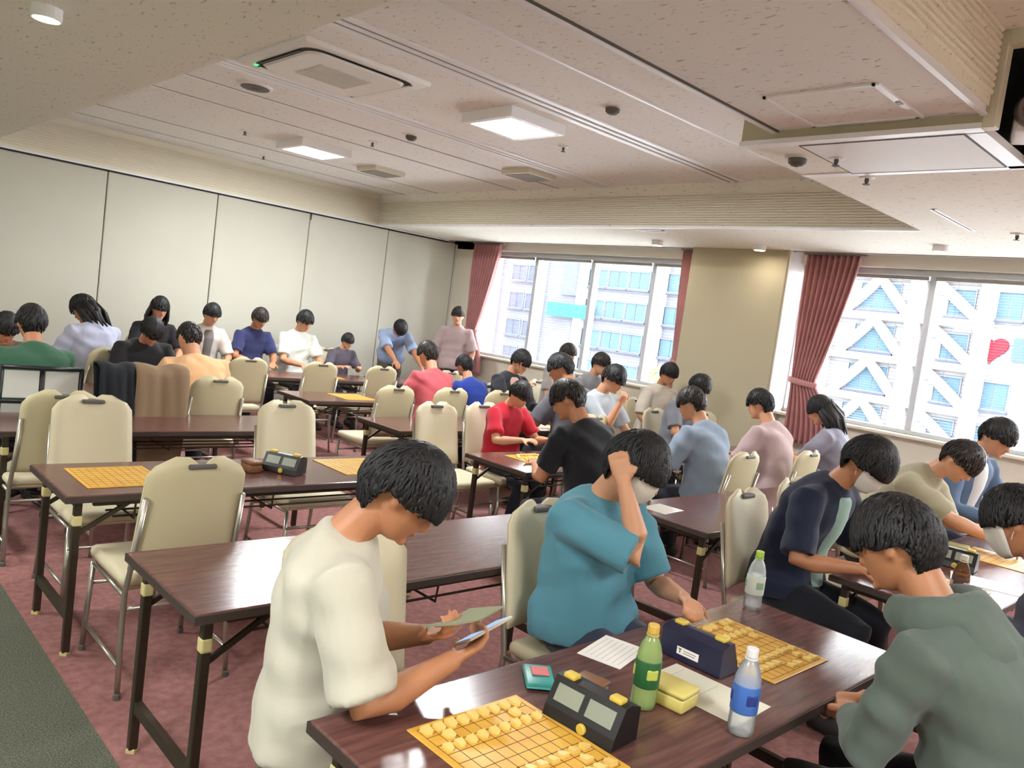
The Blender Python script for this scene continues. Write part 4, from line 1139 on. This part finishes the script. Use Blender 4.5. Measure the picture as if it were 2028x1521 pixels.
def clock(x, y, rz, label, m, lcd=True, lab=False):
    """wedge shaped game clock, long axis local Y, display on the local -X side"""
    r = tag(empty('game_clock', (x, y, TZ), rz), label, 'clock', 'game clocks on the tables')
    L = .105; pr = [(-.052, .004), (.05, .004), (.05, .085), (.012, .098), (-.012, .096), (-.045, .03)]
    n = len(pr)
    v = [(px_, -L, pz) for px_, pz in pr] + [(px_, L, pz) for px_, pz in pr]
    MB().add(v, [tuple(range(n)), tuple(range(2 * n - 1, n - 1, -1))] + [((i + 1) % n, i, n + i, n + (i + 1) % n) for i in range(n)]).build('body', m, r)
    sl = nrm((-.033, 0, -.066)); nn = nrm((-.066, 0, .033)); mid = np.array([-.0285, 0, .063])
    if lcd:
        for sy in (-1, 1):
            c = mid + np.array([0, sy * .048, 0]); V = []
            for dz in (0, .002):
                for a_, b_ in ((-1, -1), (1, -1), (1, 1), (-1, 1)):
                    V.append(c + sl * a_ * .021 + np.array([0, b_ * .039, 0]) + nn * (dz + .0005))
            MB().add(V, [(0, 1, 2, 3), (7, 6, 5, 4), (0, 4, 5, 1), (1, 5, 6, 2), (2, 6, 7, 3), (3, 7, 4, 0)]).build('display', M_LCD, r)
        b = MB().lathe([(.013, 0), (.013, .006), (.01, .008)], 16).build('start_button', M_YELLOW, r)
        b.rotation_euler = (0, -math.pi / 2, 0); b.location = (-.049, -.015, .018)
    for sy in (-1, 1):
        MB().rbox((-.012, sy * .07 - .018, .094), (.018, sy * .07 + .018, .108), .005, 2).build('push_button', M_YELLOW, r, True)
    for sy in (-1, 1):
        MB().box((-.04, sy * .08 - .01, 0), (.04, sy * .08 + .01, .005)).build('rubber_foot', M_BLACK, r)
    if lab:
        lb_ = MB().box((.0502, -.045, .022), (.0512, .03, .045)).build('label_plate', M_PAPER, r)
        MB().box((.0512, -.040, .038), (.0517, -.028, .0405)).box((.0512, -.0355, .027), (.0517, -.0325, .038)).box((.0512, -.022, .036), (.0517, .022, .0375)).box((.0512, -.022, .029), (.0517, .018, .0305)).build('label_print', M_INK, lb_)
clock(1.487, 1.13, .06, 'black game clock with two grey displays beside the nearest board', M_BLACK)
clock(2.09, 1.22, math.pi + .02, 'navy blue game clock seen from behind beside the hoodie board', M_NAVY, True, True)
clock(2.02, 3.74, .5, 'black game clock on the second table row, before the lone chair', M_BLACK)
clock(4.45, 1.25, .1, 'dark game clock between the navy and beige shirts', M_BLACK)
clock(4.5, 3.8, .0, 'dark game clock on the table beyond the black tee', M_BLACK)

M_PET = glass_mat('clear_pet', (.93, .96, .97), .3); M_TEA = glass_mat('green_tea', (.66, .80, .40), .45); M_BROWNT = glass_mat('brown_tea', (.5, .3, .16), .3)
def bottle(x, y, label, cap, lab, liquid, lab_rgb2=None):
    r = tag(empty('drink_bottle', (x, y, TZ)), label, 'bottle', 'plastic drink bottles')
    MB().lathe([(.024, 0), (.031, .004), (.033, .02), (.032, .07), (.033, .12), (.032, .145), (.025, .17), (.016, .188), (.0135, .192), (.0135, .203)], 24).build('bottle_body', liquid, r, True)
    MB().lathe([(.0335, .06), (.0342, .062), (.0342, .128), (.0335, .13)], 24).build('label_sleeve', lab, r, True)
    for a in (0, 2.1, 4.2):
        v, f = rounded((.012, .03, .03), .004, 1)
        p = (v + np.array([.0295, 0, .098])) @ rotz(a).T
        MB().add(p, f).build('label_mark', MATS.get('label_mark_' + label[:6]) or mat('label_mark_' + label[:6], lab_rgb2 or (230, 230, 230), .5), r)
    MB().lathe([(.015, .2), (.0152, .203), (.0152, .218), (.014, .221)], 20).build('cap', cap, r)
    MB().lathe([(.0165, .193), (.0165, .197)], 20).build('neck_ring', cap, r)
bottle(1.70, 1.13, 'green tea bottle with dark green label and yellow cap in the foreground', mat('cap_yellow', (214, 178, 84), .5), mat('label_green', (40, 96, 52), .5), M_TEA, (190, 200, 90))
bottle(1.82, .915, 'water bottle with a blue label before the hoodie', mat('cap_white', (232, 232, 232), .5), mat('label_blue', (64, 110, 188), .5), M_PET, (36, 56, 130))
bottle(2.72, 1.40, 'clear bottle with a pale label and lime cap at the table corner', mat('cap_lime', (170, 206, 84), .5), mat('label_pale', (214, 222, 210), .5), M_PET, (150, 180, 150))
bottle(3.70, 1.0, 'brown tea bottle standing among the papers', mat('cap_cream', (226, 216, 200), .5), mat('label_brown', (96, 66, 56), .5), M_BROWNT, (190, 170, 150))

def sheet(x, y, w_, h_, rz, label, m=None, lines=6, z=0.):
    r = tag(empty('paper_sheet', (x, y, TZ + z), rz), label, 'paper', 'sheets of paper on the tables')
    MB().box((-w_ / 2, -h_ / 2, .0003), (w_ / 2, h_ / 2, .0011)).build('page', m or M_PAPER, r)
    g = MB()
    for k in range(lines):
        yy = -h_ * .38 + h_ * .76 * k / max(1, lines - 1)
        g.box((-w_ * .4, yy - .0006, .0011), (w_ * .4, yy + .0006, .0013))
    g.build('ruled_lines', M_GREY, r)
sheet(1.93, 1.09, .19, .30, .05, 'cream sheet of paper between the foreground bottles', M_PAPERC, 0 or 3)
sheet(1.90, 1.395, .20, .14, .25, 'white printed sheet at the table edge before the teal shirt', None, 7)
sheet(3.76, .98, .21, .15, .1, 'white sheet of paper beside the brown tea bottle')
sheet(4.28, 1.05, .21, .297, .3, 'large white sheet between the navy shirt and the board')
sheet(4.55, 1.40, .21, .15, -.2, 'small white sheet near the beige shirt')
sheet(3.74, 2.55, .21, .16, .1, 'white sheet standing in for the reflection on the empty table end beyond the teal shirt')  # page takes the place of a pale reflection on the tabletop
sheet(5.5, 3.9, .21, .16, .4, 'white sheet in front of the light grey shirt')
def box_thing(name, x, y, sx, sy, sz, rz, label, cat, m, lid=None, z=0.):
    r = tag(empty(name, (x, y, TZ + z), rz), label, cat)
    MB().rbox((-sx / 2, -sy / 2, 0), (sx / 2, sy / 2, sz * .7), .008, 2).build('base', m, r, True)
    MB().rbox((-sx / 2 - .002, -sy / 2 - .002, sz * .68), (sx / 2 + .002, sy / 2 + .002, sz), .008, 2).build('lid', lid or m, r, True)
M_KOMA = mat('pale_yellow_box', (212, 196, 112), .5); M_WOODBOX = mat('brown_wood_box', (120, 78, 44), .5)
box_thing('piece_box', 1.79, 1.105, .09, .115, .055, .1, 'pale yellow piece box lying beside the green tea bottle', 'box', M_KOMA)
box_thing('piece_box', 1.63, 1.25, .06, .08, .04, .2, 'small brown wooden box behind the nearest clock', 'box', M_WOODBOX)
box_thing('piece_box', 1.86, 3.78, .07, .10, .06, .1, 'brown wooden box beside the black clock on the second table row', 'box', M_WOODBOX)
box_thing('piece_box', 4.75, 1.33, .09, .12, .06, .3, 'olive piece box among the papers near the beige shirt', 'box', mat('olive_box', (150, 140, 84), .5))
# tissue pack
tp = tag(empty('tissue_pack', (1.555, 1.37, TZ), .9), 'teal tissue pack with a pink patch behind the nearest clock', 'tissue pack')
v, f = rounded((.115, .08, .016), .007, 3); v = v.copy(); v[:, 2] += .008 + .003 * np.sin(v[:, 0] * 40) * (v[:, 2] > 0)
MB().add(v, f).build('wrapper', mat('teal_wrapper', (66, 170, 164), .35), tp, True)
MB().rbox((-.01, -.028, .0165), (.042, .02, .0195), .001, 1).build('pink_patch', mat('pink_patch', (226, 110, 112), .4), tp)
for s_ in (-1, 1):
    MB().rbox((s_ * .06 - .008, -.039, .005), (s_ * .06 + .008, .039, .008), .001, 1).build('end_seal', MATS['teal_wrapper'], tp)

# held by the person in white: phone and green booklet
def in_hand(o, who, sd, palm, along, lift):
    d = nrm(who['wr'][sd] - who['el'][sd]); n_ = np.array(palm, float); n_ = nrm(n_ - d * (n_ @ d)); x_ = np.cross(d, n_)
    m4 = Matrix((x_, d, n_)).transposed().to_4x4(); m4.translation = Vector(who['wr'][sd] + d * along + n_ * lift)
    o.matrix_world = m4
ph = tag(empty('smartphone'), 'smartphone with a lit bluish screen held by the white shirt person', 'phone')
in_hand(ph, p_white, 1, (0, .5, .8), .125, .026)
MB().rbox((-.037, -.075, -.004), (.037, .075, .004), .0035, 2).build('case', mat('pale_case', (200, 188, 176), .4), ph, True)
MB().box((-.034, -.071, .0041), (.034, .071, .0046)).build('screen', mat('phone_screen', (150, 180, 220), .2, emit=(150, 190, 240), estr=.5), ph)
bk = tag(empty('booklet'), 'grey green folded booklet held by the white shirt person', 'booklet')
in_hand(bk, p_white, -1, (0, -.5, .8), .15, .028)
for s_, tl in ((-1, .12), (1, -.12)):
    o = MB().box((0 if s_ > 0 else -.085, -.06, 0), (.085 if s_ > 0 else 0, .06, .004)).build('cover', mat('booklet_cover', (136, 142, 110), .7), bk)
    o.rotation_euler = (0, tl, 0)
MB().box((-.004, -.06, -.002), (.004, .06, .003)).build('spine', MATS['booklet_cover'], bk)

# office chair under the green shirt
oc = tag(empty('office_chair', (1.28, 5.80, 0)), 'black framed office chair with pale mesh back under the green shirt', 'chair')
MB().rbox((-.24, -.22, .42), (.24, .24, .47), .03, 3).build('seat', M_BLACK, oc, True)
bf = MB()
for x in (-.22, 0, .22): bf.tube([(x, -.24, .50), (x, -.28, .75), (x, -.30, .98)], [.014] * 3, 8)
for z, y in ((.52, -.243), (.76, -.283), (.97, -.30)): bf.tube([(-.22, y, z), (0, y - .02, z), (.22, y, z)], [.014] * 3, 8)
bf.build('back_frame', M_BLACK, oc, True)
for x0, x1 in ((-.205, -.015), (.015, .205)):
    for z0, z1, y0 in ((.54, .74, -.268), (.78, .95, -.297)):
        MB().rbox((x0, y0 - .004, z0), (x1, y0 + .004, z1), .003, 1).build('mesh_panel', mat('pale_mesh', (206, 208, 200), .8), oc)
for s_ in (-1, 1):
    MB().tube([(s_ * .26, -.15, .45), (s_ * .28, -.12, .66), (s_ * .28, .12, .68), (s_ * .27, .16, .62)], [(.014, .012)] * 4, 8).build('armrest', M_BLACK, oc, True)
MB().tube([(0, 0, .42), (0, 0, .12)], [.03, .03], 12).build('post', M_CHROME, oc, True)
for k in range(5):
    a = 2 * math.pi * k / 5
    lg = MB().tube([(0, 0, .12), (.27 * math.cos(a), .27 * math.sin(a), .07)], [(.02, .018), (.014, .012)], 8).build('base_arm', M_BLACK, oc, True)
    MB().lathe([(.01, 0), (.026, .008), (.026, .044), (.01, .052)], 12, (.27 * math.cos(a), .27 * math.sin(a), 0)).build('caster', M_BLACK, lg)

# jacket over a chair back
jk = tag(empty('jacket', (1.86, 5.78, 0)), 'brown jacket with a black lining draped over a chair back', 'jacket')
def drape(x0, x1, y_front, y_back, ztop, zf, zb, seed):
    V = []; F = []; nu, nv = 16, 26
    for i in range(nv + 1):
        t = i / nv
        for k in range(nu + 1):
            u = k / nu; x = x0 + (x1 - x0) * u
            if t < .4: q = t / .4; y = y_front; z = zf + (ztop - zf) * q
            elif t < .6: q = (t - .4) / .2; a = math.pi * q; y = (y_front + y_back) / 2 + (y_front - y_back) / 2 * math.cos(a); z = ztop + .03 * math.sin(a)
            else: q = (t - .6) / .4; y = y_back - .05 * q; z = ztop + (zb - ztop) * q
            w_ = .007 * math.sin(u * 9 + seed + t * 4) + .004 * math.sin(u * 23 - t * 9) + .004 * math.sin(t * 30 + u * 6)
            V.append((x + .02 * math.sin(t * 6 + seed), y + w_ * (1 if t < .5 else -1), z + .01 * math.sin(u * 9)))
    for i in range(nv):
        for k in range(nu): b = i * (nu + 1) + k; F.append((b, b + 1, b + nu + 2, b + nu + 1))
    return V, F
for x0, x1, m, nm, sd in ((-.27, -.05, mat('black_lining', (34, 30, 24), .8), 'lining', 1), (-.09, .25, mat('brown_jacket', (128, 104, 78), .8, bump=.1), 'shell', 4)):
    o = MB().add(*drape(x0, x1, -.20, -.40, .99, .60, .36, sd)).build(nm, m, jk, True); md = o.modifiers.new('t', 'SOLIDIFY'); md.thickness = .012
tb = tag(empty('tote_bag', (2.08, 5.52, .0)), 'white bag leaning on the chair with the brown jacket', 'bag')
MB().rbox((-.10, -.04, .0), (.12, .06, .34), .02, 2).build('pouch', mat('white_canvas', (216, 216, 214), .8, bump=.1), tb, True)
for y_ in (-.03, .05):
    MB().tube([(-.05, y_, .33), (-.04, y_, .44), (.05, y_, .44), (.06, y_, .33)], [(.012, .003)] * 4, 6).build('strap', MATS['white_canvas'], tb, True)
